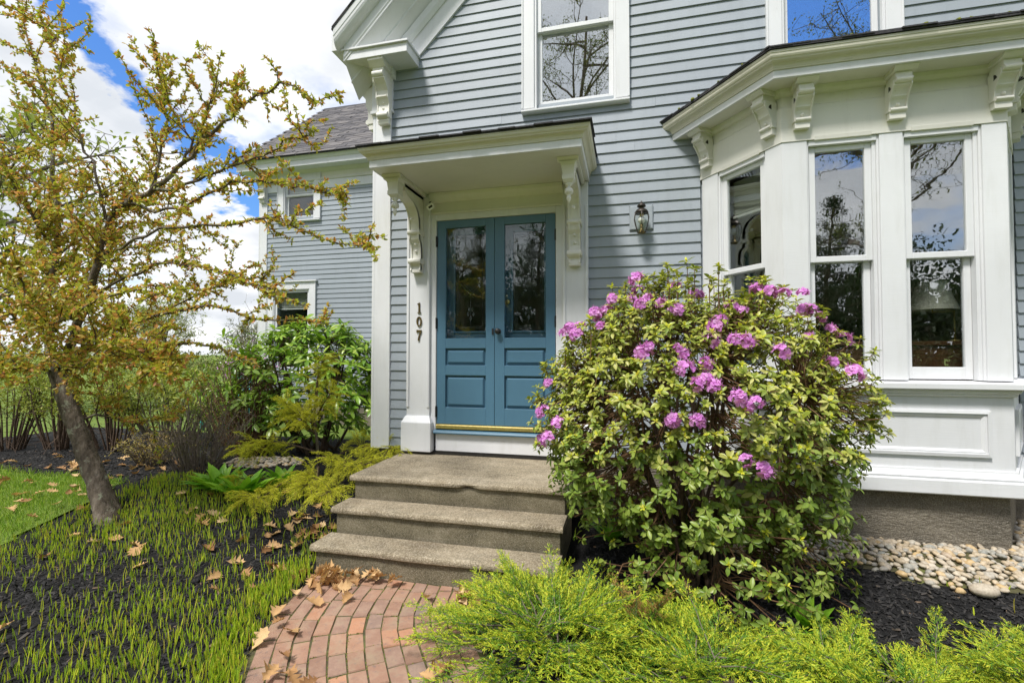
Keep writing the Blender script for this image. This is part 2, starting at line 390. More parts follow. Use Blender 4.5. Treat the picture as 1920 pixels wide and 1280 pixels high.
# leaf templates: (vertices with length along +y, width along x, z up; triangles)
def leaf_tmpl(prof, fold=.25, curl=.25):
    V = []; rows = []
    for t, wd in prof:
        z = -curl * t * t
        if wd < 1e-4: rows.append([len(V)]); V.append((0, t, z, 0))
        else:
            rows.append([len(V), len(V) + 1, len(V) + 2]); V += [(-wd / 2, t, z, fold * wd * .5), (0, t, z, 0), (wd / 2, t, z, fold * wd * .5)]
    F = []
    for a, c in zip(rows[:-1], rows[1:]):
        if len(a) == 1 and len(c) == 3: F += [(a[0], c[1], c[0]), (a[0], c[2], c[1])]
        elif len(a) == 3 and len(c) == 1: F += [(a[0], a[1], c[0]), (a[1], a[2], c[0])]
        elif len(a) == 3: F += [(a[0], a[1], c[1]), (a[0], c[1], c[0]), (a[1], a[2], c[2]), (a[1], c[2], c[1])]
    return np.array(V, float), np.array(F, int)
LEAF_OVAL = leaf_tmpl([(0, 0), (.22, .62), (.55, 1.0), (.82, .66), (1, 0)], .45, .22)
LEAF_LONG = leaf_tmpl([(0, .12), (.25, .7), (.6, 1.0), (.85, .62), (1, 0)], .28, .3)
LEAF_MID = leaf_tmpl([(0, 0), (.35, .9), (.72, .8), (1, 0)], .45, .22)
LEAF_TINY = leaf_tmpl([(0, 0), (.5, 1.0), (1, 0)], .35, .15)
LEAF_HOSTA = leaf_tmpl([(0, .2), (.2, .75), (.45, 1.0), (.75, .65), (1, 0)], .5, .38)
PETAL = leaf_tmpl([(0, .25), (.45, .85), (.8, 1.0), (1, .35)], .22, .35)
def place(tm, P, D, Nn, Ln, W):
    V, F = tm; D = unit(D); X = unit(np.cross(D, Nn)); Z = np.cross(X, D)
    out = P[:, None, :] + X[:, None, :] * (V[None, :, 0, None] * W[:, None, None]) + D[:, None, :] * (V[None, :, 1, None] * Ln[:, None, None]) + Z[:, None, :] * (V[None, :, 2, None] * Ln[:, None, None] + V[None, :, 3, None] * W[:, None, None])
    m, n = len(P), len(V)
    Fo = (F[None] + (np.arange(m) * n)[:, None, None]).reshape(-1, 3)
    return out.reshape(-1, 3), Fo
class Leaves:
    def __init__(s): s.P = []; s.D = []; s.N = []; s.L = []; s.W = []
    def add(s, P, D, Nn, Ln, W):
        s.P.append(np.atleast_2d(P)); s.D.append(np.atleast_2d(D)); s.N.append(np.atleast_2d(Nn)); s.L.append(np.atleast_1d(Ln)); s.W.append(np.atleast_1d(W))
    def arr(s): return [np.concatenate(a) for a in (s.P, s.D, s.N, s.L, s.W)]
    def build(s, name, tm, mat, parent, sel=None):
        A = s.arr()
        if sel is not None: A = [a[sel] for a in A]
        V, F = place(tm, *A); return tag(link_mesh(name, V, F, mat, parent, True), kind='stuff')
    def parts(s, name, tm, mat, parent, sel):
        """single leaves as objects that share one unit leaf mesh"""
        P, D, Nn, Ln, W = [a[sel] for a in s.arr()]; T = tm[0]
        me = me_from(name, np.column_stack([T[:, 0], T[:, 1], T[:, 2] + T[:, 3] * float(np.mean(W / Ln))]), tm[1], mat, True)
        D = unit(D); X = unit(np.cross(D, Nn)); Z = np.cross(X, D)
        for i in range(len(P)):
            M = Matrix((X[i], D[i], Z[i])).transposed()
            inst(name, me, P[i], M, (float(W[i]), float(Ln[i]), float(Ln[i])), parent)
CAM = np.array([0, -4.52, 1.59])
def split300(P, n=300):
    d = np.linalg.norm(P - CAM, axis=1); o = np.argsort(d); s = np.zeros(len(P), bool); s[o[:n]] = True; return s
def rdir(n, up=0.0):
    a = rng.normal(size=(n, 3)); a[:, 2] += up; return unit(a)
def smooth(t): t = max(0.0, min(1.0, t)); return t * t * (3 - 2 * t)
def ground_z(x, y):
    zl = .20 * smooth((y + 2.0) / 1.6); zr = .26 * smooth((y + 1.85) / 1.15)
    wl = smooth((-2.15 - x) / .45); wr = smooth((x + .55) / .5)
    z = zl * wl + zr * wr
    return z

# ------------------------------------------------------------ ground, beds, path, road
def grid_sheet(name, xs, ys, zf, mat, keep=None):
    xs = list(xs); ys = list(ys); idx = {}; V = []; F = []
    for i, x in enumerate(xs):
        for j, y in enumerate(ys):
            idx[i, j] = len(V); V.append((x, y, zf(x, y)))
    for i in range(len(xs) - 1):
        for j in range(len(ys) - 1):
            if keep and not keep((xs[i] + xs[i + 1]) / 2, (ys[j] + ys[j + 1]) / 2): continue
            F.append((idx[i, j], idx[i + 1, j], idx[i + 1, j + 1], idx[i, j + 1]))
    used = sorted({k for f in F for k in f}); mp = {k: q for q, k in enumerate(used)}
    o = link_mesh(name, np.array([V[k] for k in used]), [tuple(mp[k] for k in f) for f in F], mat, None, True)
    return tag(o, kind='structure')
xs_far = [-400, -150, -60, -30, -20] + list(np.arange(-14, 8.01, .5)) + [12, 20, 40, 120, 400]
ys_far = [-400, -120, -50, -25, -14] + list(np.arange(-9, 6.01, .5)) + [10, 20, 50, 150, 400]
grid_sheet('ground', xs_far, ys_far, lambda x, y: ground_z(x, y) - .03, 'lawn')
def lawn_edge(y):      # x of the boundary between lawn and planting bed on the left
    return -4.98 - .25 * smooth((y + 1.8) / 1.3) + .05 * math.sin(y * 5)
def in_lawn(x, y): return x < lawn_edge(y) and -4.2 < y < -.52 + .05 * math.sin(x * 4)
PATH_CTRL = [(-1.62, -1.44), (-1.60, -1.60), (-1.575, -1.76), (-1.53, -1.93), (-1.45, -2.10), (-1.33, -2.28), (-1.19, -2.47), (-1.02, -2.70), (-.84, -2.94), (-.64, -3.2), (-.42, -3.5), (-.2, -3.8)]
PCX = np.array([np.interp(np.linspace(0, 11, 80), range(12), [p[k] for p in PATH_CTRL]) for k in (0, 1)]).T
def path_dist(x, y): return float(np.min(np.hypot(PCX[:, 0] - x, PCX[:, 1] - y)))
def mulch_z(x, y):
    z = ground_z(x, y) + .012 * math.sin(x * 3.1 + 1) * math.sin(y * 2.7) + .008
    if -2.6 < x < .6 and y < -1.2:
        t = smooth((.60 - path_dist(x, y)) / .10); z = z * (1 - t) - .055 * t
    return z
grid_sheet('mulch_bed', np.arange(-10, 5.01, .09), np.arange(-4.4, 2.3, .09), mulch_z, 'mulch', lambda x, y: not in_lawn(x, y))
grid_sheet('lawn_strip', np.arange(-11, -4.6, .08), np.arange(-4.4, -.3, .08), lambda x, y: mulch_z(x, y) + .006, 'lawn', in_lawn)
grid_sheet('road', [-300, -60, -9, 30, 300], [13.0, 15.5, 18.5], lambda x, y: .1, 'asphalt')

# ------------------------------------------------------------ house
house = thing('house', (0, 3, 0), 'grey clapboard Victorian house with white trim, blue double door and bay', 'house')
CEX = .099; CZ0 = .722 - 3 * CEX
RAKE = 6.803                             # lower edge of rake frieze: z - x
APEX = .63
DOOR_OP = (-2.20, -.35, .5, 3.36)
OPEN = [DOOR_OP, (-.95, .01, 3.99, 6.0), (1.255, 2.21, 3.99, 6.0), (.66, 2.985, .2, 3.86)]
# wall core with openings
def core(openings, x0, x1, z0, z1, y0, y1, clip=None):
    mb = MB(); X = sorted({x0, x1, *[v for o in openings for v in o[:2]]}); Z = sorted({z0, z1, *[v for o in openings for v in o[2:]]})
    X = [v for v in X if x0 <= v <= x1]; Z = [v for v in Z if z0 <= v <= z1]
    for a, b_ in zip(X[:-1], X[1:]):
        for c_, d in zip(Z[:-1], Z[1:]):
            mxx, mz = (a + b_) / 2, (c_ + d) / 2
            if any(o[0] < mxx < o[1] and o[2] < mz < o[3] for o in openings): continue
            mb.box(a, b_, y0, y1, c_, d)
    return mb
wm = core([(-1.98, -.56, .6, 3.0), (-.86, -.08, 4.05, 5.75), (1.30, 2.10, 4.05, 5.75), (.80, 2.85, 1.0, 3.45)], -2.57, 3.83, .6, 6.3, .012, .13)
wm.prism_y([(-2.57, 6.3), (3.83, 6.3), (3.83 - 1.7, 7.3), (APEX, 7.42), (-2.57 + 1.7, 7.3)], .02, .12)
wall = wm.build('wall', 'clap', house)
def clapboards(parent, zmin, zmax, lim, openings, y, ex=CEX, z0=CZ0, thick=.017, seed=1):
    r_ = random.Random(seed); k = math.ceil((zmin - z0) / ex)
    while z0 + k * ex < zmax:
        z = z0 + k * ex; k += 1
        iv = [lim(z)]; zm = z + ex * .5
        for o in openings:
            if not (o[2] < zm < o[3]): continue
            nv = []
            for a, b_ in iv:
                if o[1] <= a or o[0] >= b_: nv.append((a, b_)); continue
                if o[0] > a: nv.append((a, o[0]))
                if o[1] < b_: nv.append((o[1], b_))
            iv = nv
        for a, b_ in iv:
            if b_ - a < .03: continue
            cuts = [a]
            while b_ - cuts[-1] > 2.2: cuts.append(cuts[-1] + r_.uniform(1.2, 2.6))
            if b_ - cuts[-1] < .4 and len(cuts) > 1: cuts.pop()
            cuts.append(b_)
            for p, q in zip(cuts[:-1], cuts[1:]):
                t = thick + r_.uniform(-.0012, .0012); dz = r_.uniform(-.002, .002)
                MB().prism_x([(y - t, z + dz), (y - .003, z + ex * 1.1), (y + .012, z + ex * 1.1), (y + .012, z + dz)], p + (.0012 if p > a else 0), q).build('clapboard', 'clap', parent)
clapboards(wall, .60, 6.6, lambda z: (-2.43 if z < 4.6 else max(-2.43, -2.2 + (z - 4.706)), 3.70 if z < 4.6 else min(3.70, 3.46 - (z - 4.706))), OPEN, 0.0)
# foundation of the main block and rooms behind the glass
f = MB(); f.box(-2.55, 3.8, .03, .3, -.2, .62); f.build('foundation', 'granite', house)
sd = MB(); sd.box(-2.585, -2.50, .1, 7.4, 0, 6.0); sd.box(3.75, 3.83, .1, 7.4, 0, 6.0); sd.box(-2.5, 3.8, 7.35, 7.45, 0, 7.3)
sd.build('side_wall', 'clap', house)
rm = MB(); rm.box(-2.4, 3.7, 4.0, 4.1, .6, 6.2); rm.box(-2.45, -2.4, .2, 4.0, .6, 6.2); rm.box(3.6, 3.65, .2, 4.0, .6, 6.2)
rm.box(-.12, -.02, .2, 4.0, .62, 3.4); rm.build('inner_wall', 'room_paint', house)
fl = MB(); fl.box(-2.4, 3.7, -.55 * 0 + .14, 4.0, .56, .62); fl.box(-2.4, 3.7, .14, 4.0, 3.62, 3.74); fl.box(-2.4, 3.7, .14, 4.0, 6.1, 6.15)
fl.build('inner_floor', 'wood_brown', house)

# corner boards with capital
def corner(x0, x1, y, z0, z1, name='corner_board', side=None):
    mb = MB(); mb.box(x0, x1, y - .032, y + .02, z0, z1)
    if side is not None: mb.box(min(side, x0), max(side, x0), y - .03, y + .16, z0, z1)
    return mb.build(name, 'trim', house, bevel=.004)
corner(-2.594, -2.412, 0, .60, 4.60, side=-2.625)
corner(3.66, 3.85, 0, .60, 4.60)
cp = MB(); cp.box(-2.64, -2.385, -.06, .1, 4.14, 4.175); cp.box(-2.63, -2.395, -.045, .1, 4.175, 4.55)
cp.prism_x([(-.045, 4.50), (-.10, 4.56), (-.10, 4.598), (0.1, 4.598), (.1, 4.50)], -2.66, -2.365); cp.build('capital', 'trim', house, bevel=.004)

# rake: frieze, bed mould, cove soffit, fascia, crown, shingles (both slopes)
def rake(sgn):
    X = (lambda x: x) if sgn > 0 else (lambda x: 2 * APEX - x)
    def line(k, x): return x + k if sgn > 0 else None
    xa = APEX
    def strip(mb, y0, k0, y1, k1, xs=-2.9, thick=None):
        # face between rake-parallel lines (y0, z-x=k0) and (y1, k1), from the eave up to the apex
        p = [(xs, y0, xs + k0), (xa, y0, xa + k0), (xa, y1, xa + k1), (xs, y1, xs + k1)]
        mb.add([(X(a), b_, c_) for a, b_, c_ in p], [(0, 1, 2, 3)] if sgn > 0 else [(3, 2, 1, 0)])
    def solid(prof, name, mat, xs0):
        mb = MB(); n = len(prof)
        A = [(X(xs0), y, xs0 + k) for y, k in prof]; B = [(X(xa), y, xa + k) for y, k in prof]
        mb.add(A + B, [tuple(range(n)), tuple(range(n, 2 * n))[::-1]] + [(i, n + i, n + (i + 1) % n, (i + 1) % n) for i in range(n)])
        return mb.build(name, mat, house)
    solid([(.0, RAKE), (-.034, RAKE), (-.034, 7.10), (.0, 7.10)], 'rake_frieze', 'trim', -2.2)
    solid([(-.034, 7.03), (-.05, 7.03), (-.075, 7.08), (-.085, 7.16), (-.03, 7.16)], 'bed_moulding', 'trim', -2.42)
    solid([(-.02, 7.13), (-.15, 7.245), (-.156, 7.235), (-.17, 7.245), (-.172, 7.27), (-.285, 7.385), (-.285, 7.62), (-.02, 7.62)], 'rake_soffit', 'trim', -2.80)
    solid([(-.285, 7.39), (-.302, 7.39), (-.302, 7.41), (-.31, 7.425), (-.31, 7.54), (-.285, 7.54)], 'rake_fascia', 'trim', -2.80)
    cro = [(-.285, 7.54)] + [(-.312 - .088 * math.sin(t * math.pi / 2) , 7.54 + .11 * (1 - math.cos(t * math.pi / 2))) for t in np.linspace(0, 1, 7)] + [(-.405, 7.66), (-.41, 7.725), (-.285, 7.725)]
    solid(cro, 'rake_crown', 'trim', -2.86)
    solid([(-.416, 7.728), (-.416, 7.745), (8, 7.745), (8, 7.728)], 'roof', 'shingle_dark', -2.875)
    # ragged shingle edge along the rake
    for i in range(40):
        x = -2.87 + i * .092
        if x > xa: break
        mb = MB(); pr_ = [(-.418 - random.uniform(0, .008), 7.747), (-.418, 7.760), (-.1, 7.760), (-.1, 7.747)]
        A = [(X(x), y, x + k) for y, k in pr_]; B = [(X(x + .088), y, x + .088 + k) for y, k in pr_]
        mb.add(A + B, [(0, 1, 2, 3), (7, 6, 5, 4), (0, 4, 5, 1), (1, 5, 6, 2), (2, 6, 7, 3), (3, 7, 4, 0)]); mb.build('shingle', 'shingle', house)
rake(1); rake(-1)
# eave return box under the rake
for sx in (1, -1):
    X = (lambda x: x) if sx > 0 else (lambda x: 2 * APEX - x)
    mb = MB(lambda x, y, z: (X(x), y, z)); mb.box(-2.82, -2.104, -.295, .5, 4.597, 4.69); mb.build('eave_return', 'trim', house, bevel=.003)
    mb = MB(lambda x, y, z: (X(x), y, z)); mb.prism_y([(-2.845, 4.69), (-2.085, 4.69), (-2.085, 4.712), (-2.845, 4.712)], -.318, .5); mb.build('return_cap', 'trim', house, bevel=.003)
    mb = MB(lambda x, y, z: (X(x), y, z)); mb.box(-2.95, -2.845, -.3, 7.4, 4.72, 4.9); mb.build('gutter', 'trim', house)

# ---- scroll brackets
def arc(cx, cz, r_, a0, a1, n=6): return [(cx + r_ * math.cos(R(a0 + (a1 - a0) * i / n)), cz + r_ * math.sin(R(a0 + (a1 - a0) * i / n))) for i in range(n + 1)]
def small_bracket(xf, h=.315, dep=.165, wd=.098, parent=None):
    """local frame: y outwards negative, z from 0 (bottom) to h (soffit)"""
    s = h / .315; d = dep / .165
    P = [(0, 0), (-.045, 0), (-.045, .042), (-.056, .046)] + [(a, b_) for a, b_ in arc(-.05, .060, .014, 250, 110, 5)] + [(-.04, .078)]
    P += [(-.043, .10), (-.052, .125), (-.068, .143), (-.07, .146), (-.07, .155), (-.078, .175), (-.09, .19), (-.105, .2), (-.112, .202), (-.112, .214), (-.128, .218)]
    P += arc(-.128, .232, .016, 250, 90, 5) + [(-.13, .25), (-.13, .285), (-.145, .287), (-.165, .305), (-.165, .315), (0, .315)]
    P = [(a * d, b_ * s) for a, b_ in P]
    mb = MB(xf); mb.prism_x(P, -wd / 2, wd / 2)
    # thin side cheeks a little proud of the scroll and a boss on the lower face
    for sx in (-1, 1):
        Q = [(0, .05 * s), (-.05 * d, .05 * s), (-.058 * d, .11 * s), (-.085 * d, .155 * s), (-.118 * d, .2 * s), (-.118 * d, .24 * s), (0, .24 * s)]
        x0 = sx * wd / 2; mb.prism_x(Q, min(x0, x0 + sx * .008), max(x0, x0 + sx * .008))
    mb.prism_x([(-.0, .283 * s), (-.15 * d, .283 * s), (-.178 * d, .304 * s), (-.178 * d, .3145 * s), (0, .3145 * s)], -wd / 2 - .022, wd / 2 + .022)
    mb.sphere((0, -.047 * d, .095 * s), .013, 8, 5)
    for sx in (-1, 1):     # pierced fan drawn as three dark slots
        pass
    o = mb.build('bracket', 'trim_bounce_cream', parent, bevel=.0025)
    sl = MB(xf)
    for sx in (-1, 1):
        for q, a in enumerate((18, 45, 72)):
            ca, sa = math.cos(R(a)), math.sin(R(a)); x0 = sx * (wd / 2 + .0085)
            A = [(-.052 - .004 * sa, .185 - .004 * ca), (-.052 - .03 * ca - .003 * sa * 2, .185 + .03 * sa - .003 * ca * 2), (-.052 - .034 * ca, .185 + .034 * sa), (-.052 - .03 * ca + .006 * sa, .185 + .03 * sa + .006 * ca)]
            sl.prism_x([(y * d, z * s) for y, z in A], min(x0, x0 + sx * .0015), max(x0, x0 + sx * .0015))
    sl.build('bracket_slots', 'black_metal', parent)
    return o

# ---- big bracket of the main cornice (front face and side face of the corner)
def corner_bracket(xf, parent):
    mb = MB(xf)
    P = [(0, 0), (-.05, 0), (-.06, .03), (-.05, .05), (-.075, .06)] + arc(-.07, .085, .026, 260, 100, 6) + [(-.055, .13), (-.05, .2), (-.075, .25), (-.10, .265), (-.10, .28), (-.07, .285), (-.075, .34), (-.11, .39), (-.15, .42), (-.165, .425), (-.165, .44)]
    P += arc(-.165, .468, .03, 260, 90, 6) + [(-.17, .505), (-.17, .535), (-.2, .545), (-.215, .575), (-.215, .597), (0, .597)]
    mb.prism_x(P, -.06, .06)
    mb.prism_x([(0, .53), (-.18, .53), (-.235, .575), (-.235, .596), (0, .596)], -.085, .085)
    for z, y in ((.16, -.052), (.22, -.058)): mb.sphere((0, y, z), .014, 8, 5)
    for sx in (-1, 1):
        Q = [(0, .06), (-.06, .06), (-.06, .2), (-.09, .26), (-.09, .33), (-.15, .4), (-.155, .45), (0, .45)]
        x0 = sx * .06; mb.prism_x(Q, min(x0, x0 + sx * .01), max(x0, x0 + sx * .01))
    return mb.build('bracket', 'trim_bounce_cream', parent, bevel=.003)
corner_bracket(lambda x, y, z: (-2.465 + x, -.045 + y, 4.0 + z), house)
corner_bracket(lambda x, y, z: (-2.63 + y, .05 + x, 4.0 + z), house)

# ------------------------------------------------------------ windows
def sashes(xf, parent, u0, u1, z0, zm, z1, gl, blind=None, stile=.045, glassmat='glass_old', v=.0, slat=True):
    """two-over-one double hung unit between u0..u1, z0..z1; meeting rail at zm; local v grows inwards"""
    def frame(a, b_, c_, d, v0, v1, bot, top, nm):
        mb = MB(xf); mb.box(a, a + stile, v0, v1, c_, d); mb.box(b_ - stile, b_, v0, v1, c_, d)
        mb.box(a + stile, b_ - stile, v0, v1, c_, c_ + bot); mb.box(a + stile, b_ - stile, v0, v1, d - top, d)
        mb.build('sash', 'trim', parent, bevel=.003)
        g = MB(xf); g.box(a + stile - .004, b_ - stile + .004, (v0 + v1) / 2 - .002, (v0 + v1) / 2 + .002, c_ + bot - .004, d - top + .004); g.build('pane', glassmat, parent)
    frame(u0, u1, zm - .03, z1, v + .0, v + .034, .042, .04, 'upper')
    frame(u0 + .002, u1 - .002, z0, zm + .008, v + .038, v + .072, .085, .038, 'lower')
    if blind:
        mb = MB(xf); zt, zb = z1 - .05, blind; n = max(3, int((zt - zb) / .022))
        for i in range(n):
            z = zt - (zt - zb) * i / n
            mb.prism_x([(v + .095, z - .001), (v + .118, z - .012), (v + .119, z - .0105), (v + .096, z + .0005)] if slat else [(v + .1, z), (v + .112, z - (zt - zb) / n / 2), (v + .1, z - (zt - zb) / n + .0004), (v + .099, z - (zt - zb) / n / 2)], u0 + .02, u1 - .02)
        mb.box(u0 + .02, u1 - .02, v + .092, v + .122, zb - .025, zb - .004); mb.build('blind', 'blind', parent)
def casing_window(u0, u1, z0, z1, y, cw, gl, zm, blind=None, hood=True, glassmat='glass_upper', sill_h=.05):
    """whole window on a wall at plane y: casing outer u0..u1, z0..z1"""
    xf = lambda x, yy, z: (x, y + yy, z)
    mb = MB(xf)
    mb.box(u0, u0 + cw, -.042, .03, z0 + sill_h, z1); mb.box(u1 - cw, u1, -.042, .03, z0 + sill_h, z1); mb.box(u0 + cw, u1 - cw, -.042, .03, z1 - cw, z1)
    mb.box(u0 - .0, u0 + .016, -.052, -.0421, z0 + sill_h, z1); mb.box(u1 - .016, u1, -.052, -.0421, z0 + sill_h, z1)   # back band
    if hood: mb.box(u0 - .03, u1 + .03, -.075, .03, z1, z1 + .028)
    for a, b_ in ((u0 + cw, u0 + cw + .022), (u1 - cw - .022, u1 - cw)): mb.box(a, b_, -.028, .1, z0 + sill_h, z1 - cw)
    mb.box(u0 + cw + .022, u1 - cw - .022, -.026, .1, z1 - cw - .02, z1 - cw)
    win = mb.build('window', 'trim', house, bevel=.003)
    s = MB(xf); s.prism_x([(-.05, z0), (-.066, z0 + .012), (-.066, z0 + .03), (.1, z0 + sill_h + .004), (.1, z0)], u0 + .0, u1 - .0); s.build('window_sill', 'trim', win, bevel=.003)
    sashes(xf, win, u0 + cw + .022, u1 - cw - .022, z0 + sill_h + .006, zm, z1 - cw - .02, gl, blind, glassmat=glassmat)
    return win
casing_window(-.99, .047, 3.948, 5.85, 0, .125, None, 4.80)
casing_window(1.214, 2.249, 3.948, 5.85, 0, .125, None, 4.86)

# ------------------------------------------------------------ entrance: pilasters, door frame, doors, canopy
for (a, b_) in ((-2.205, -1.952), (-.585, -.345)):
    mb = MB(); mb.box(a, b_, -.05, .03, .93, 3.225); mb.box(a, a + .028, -.062, -.0501, 1.04, 3.0); mb.box(b_ - .028, b_, -.062, -.0501, 1.04, 3.0)
    pil = mb.build('pilaster', 'trim', house, bevel=.004)
    c_ = (a + b_) / 2; hw = .163
    mb = MB(); mb.box(c_ - hw, c_ + hw, -.105, .0, .600, .895); mb.build('plinth', 'trim', pil, bevel=.007, seg=2)
    mb = MB(); mb.add([(c_ - hw + .004, -.1, .895), (c_ + hw - .004, -.1, .895), (c_ + hw - .004, 0, .895), (c_ - hw + .004, 0, .895), (a - .004, -.062, .955), (b_ + .004, -.062, .955), (b_ + .004, 0, .955), (a - .004, 0, .955)],
             [(4, 5, 6, 7), (0, 1, 5, 4), (1, 2, 6, 5), (2, 3, 7, 6), (3, 0, 4, 7)]); mb.build('plinth_cap', 'trim', pil)
mb = MB(); mb.box(-1.952, -1.893, -.028, .1, .78, 3.02); mb.box(-.657, -.585, -.028, .1, .78, 3.02); mb.box(-1.893, -.657, -.028, .1, 2.956, 3.02)
mb.build('door_frame', 'trim', house, bevel=.004)
mb = MB(); mb.box(-1.952, -.585, -.02, .06, 3.02, 3.228); mb.box(-1.952, -.585, -.034, -.0201, 3.02, 3.045); mb.build('entry_frieze', 'trim_bounce_cream', house, bevel=.003)
mb = MB(); mb.prism_x([(-.02, 3.14), (-.035, 3.145), (-.05, 3.17), (-.075, 3.20), (-.08, 3.228), (-.02, 3.228)], -1.952, -.585); mb.build('bed_moulding', 'trim_bounce_cream', house)
mb = MB(); mb.box(-1.89, -.60, -.034, .02, .606, .782); mb.build('door_riser', 'trim', house, bevel=.003)
mb = MB(); mb.prism_x([(-.075, .784), (-.08, .796), (-.07, .815), (.1, .83), (.1, .784)], -1.90, -.60); mb.build('door_sill', 'door_blue', house, bevel=.003)
mb = MB(); mb.prism_x([(-.035, .832), (-.035, .862), (-.022, .872), (.06, .872), (.06, .832)], -1.888, -.66); mb.build('threshold', 'brass', house)
mb = MB(); mb.box(-1.98, -.56, .1, .16, .6, .79); mb.build('door_base', 'trim', house)
def door(a, b_, hinge):
    g0, g1 = a + .093, b_ - .088 if hinge < 0 else b_ - .093
    if hinge > 0: g0 = a + .1
    z = dict(b=.876, t=2.952, gb=1.745, gt=2.876, p1b=1.471, p1t=1.643, p2b=1.045, p2t=1.37)
    mb = MB(); y0, y1 = -.012, .03
    mb.box(a, g0, y0, y1, z['b'], z['t']); mb.box(g1, b_, y0, y1, z['b'], z['t'])
    for c_, d in ((z['b'], z['p2b']), (z['p2t'], z['p1b']), (z['p1t'], z['gb']), (z['gt'], z['t'])): mb.box(g0, g1, y0, y1, c_, d)
    leaf = mb.build('door', 'door_blue', house, bevel=.002)
    for c_, d in ((z['p1b'], z['p1t']), (z['p2b'], z['p2t'])):
        mb = MB(); m = .034; mb.box(g0, g1, .016, .028, c_, d)
        V = [(g0 + .014, .0158, c_ + .014), (g1 - .014, .0158, c_ + .014), (g1 - .014, .0158, d - .014), (g0 + .014, .0158, d - .014), (g0 + m, -.006, c_ + m), (g1 - m, -.006, c_ + m), (g1 - m, -.006, d - m), (g0 + m, -.006, d - m)]
        mb.add(V, [(0, 1, 5, 4), (1, 2, 6, 5), (2, 3, 7, 6), (3, 0, 4, 7), (4, 5, 6, 7)]); mb.build('panel', 'door_blue', leaf)
    g = MB(); g.box(g0 - .003, g1 + .003, .008, .012, z['gb'] - .003, z['gt'] + .003); g.build('pane', 'glass_door', leaf)
    hx = a - .004 if hinge < 0 else b_ + .004
    for hz in (2.74, 1.9, 1.0):
        h_ = MB(); h_.lathe([(.009, hz - .055), (.009, hz + .055)], hx, -.022, 8); h_.box(hx - .012, hx + .012, -.016, -.012, hz - .05, hz + .05); h_.build('hinge', 'black_metal', leaf)
    # inner door behind the storm door, with its own narrower leaded light
    i0, i1 = g0 + .062, g1 - .035; ib, it = z['gb'] + .075, z['gt'] - .05
    mb = MB(); mb.box(a, i0, .10, .135, .82, 2.99); mb.box(i1, b_, .10, .135, .82, 2.99); mb.box(i0, i1, .10, .135, .82, ib); mb.box(i0, i1, .10, .135, it, 2.99)
    mb.box(i0 - .02, i0, .088, .0999, ib - .02, it + .02); mb.box(i1, i1 + .02, .088, .0999, ib - .02, it + .02); mb.box(i0, i1, .088, .0999, ib - .02, ib)
    inner = mb.build('inner_door', 'door_blue', leaf, bevel=.003)
    g = MB(); g.box(i0, i1, .118, .121, ib, it); g.build('inner_pane', 'glass_door', leaf)
    e = MB(); cx = (i0 + i1) / 2; hw = (i1 - i0) / 2 - .02
    def seg(p, q, t=.0022): e.tube([(p[0], .114, p[1]), (q[0], .114, q[1])], t, 4)
    for k in (0, .018): 
        for p, q in (((cx - hw + k, ib + .03 + k), (cx + hw - k, ib + .03 + k)), ((cx - hw + k, ib + .03 + k), (cx - hw + k, it - .03 - k)), ((cx + hw - k, ib + .03 + k), (cx + hw - k, it - .03 - k)), ((cx - hw + k, it - .03 - k), (cx + hw - k, it - .03 - k))): seg(p, q, .0018)
    zc = ib + .42
    for k in range(-4, 5):
        o_ = k * .034
        for s in (-1, 1):
            p = (cx + o_ - .07 * s, zc - .07 - abs(o_) * .2); q = (cx + o_ + .07 * s, zc + .07 - abs(o_) * .2)
            if abs(p[0] - cx) < hw - .01 and abs(q[0] - cx) < hw - .01: seg(p, q, .0016)
    for dx, dz, l_ in ((0, .10, .07), (-.03, .15, .055), (.03, .15, .055), (-.018, .2, .05), (.018, .2, .05)):
        e.add([(cx + dx, .113, ib + dz + .0), (cx + dx - .013, .113, ib + dz + l_ * .5), (cx + dx, .113, ib + dz + l_), (cx + dx + .013, .113, ib + dz + l_ * .5)], [(0, 1, 2, 3)])
    seg((cx, ib + .06), (cx, ib + .34), .002)
    e.build('leading', 'etched', leaf)
    return leaf
d1 = door(-1.888, -1.277, -1); d2 = door(-1.273, -.664, 1)
k = MB(); k.lathe([(.004, 0), (.028, 0), (.028, .006), (.012, .008), (.011, .02), (.012, .028), (.024, .034), (.029, .044), (.027, .054), (.016, .062), (.003, .064)], 0, 0, 16)
k.v = [(-1.234 + x, -.012 - z, 1.811 + y) for x, y, z in k.v]; k.build('knob', 'black_metal', d2, True)
k = MB(); k.lathe([(.004, 0), (.024, 0), (.024, .008), (.016, .012), (.002, .012)], 0, 0, 14)
k.v = [(-1.163 + x, .086 - z, 2.113 + y) for x, y, z in k.v]; k.build('deadbolt', 'brass', d2, True)
k = MB(); k.box(-1.30, -1.283, -.02, -.0125, 1.78, 1.84); k.build('strike_plate', 'black_metal', d1)

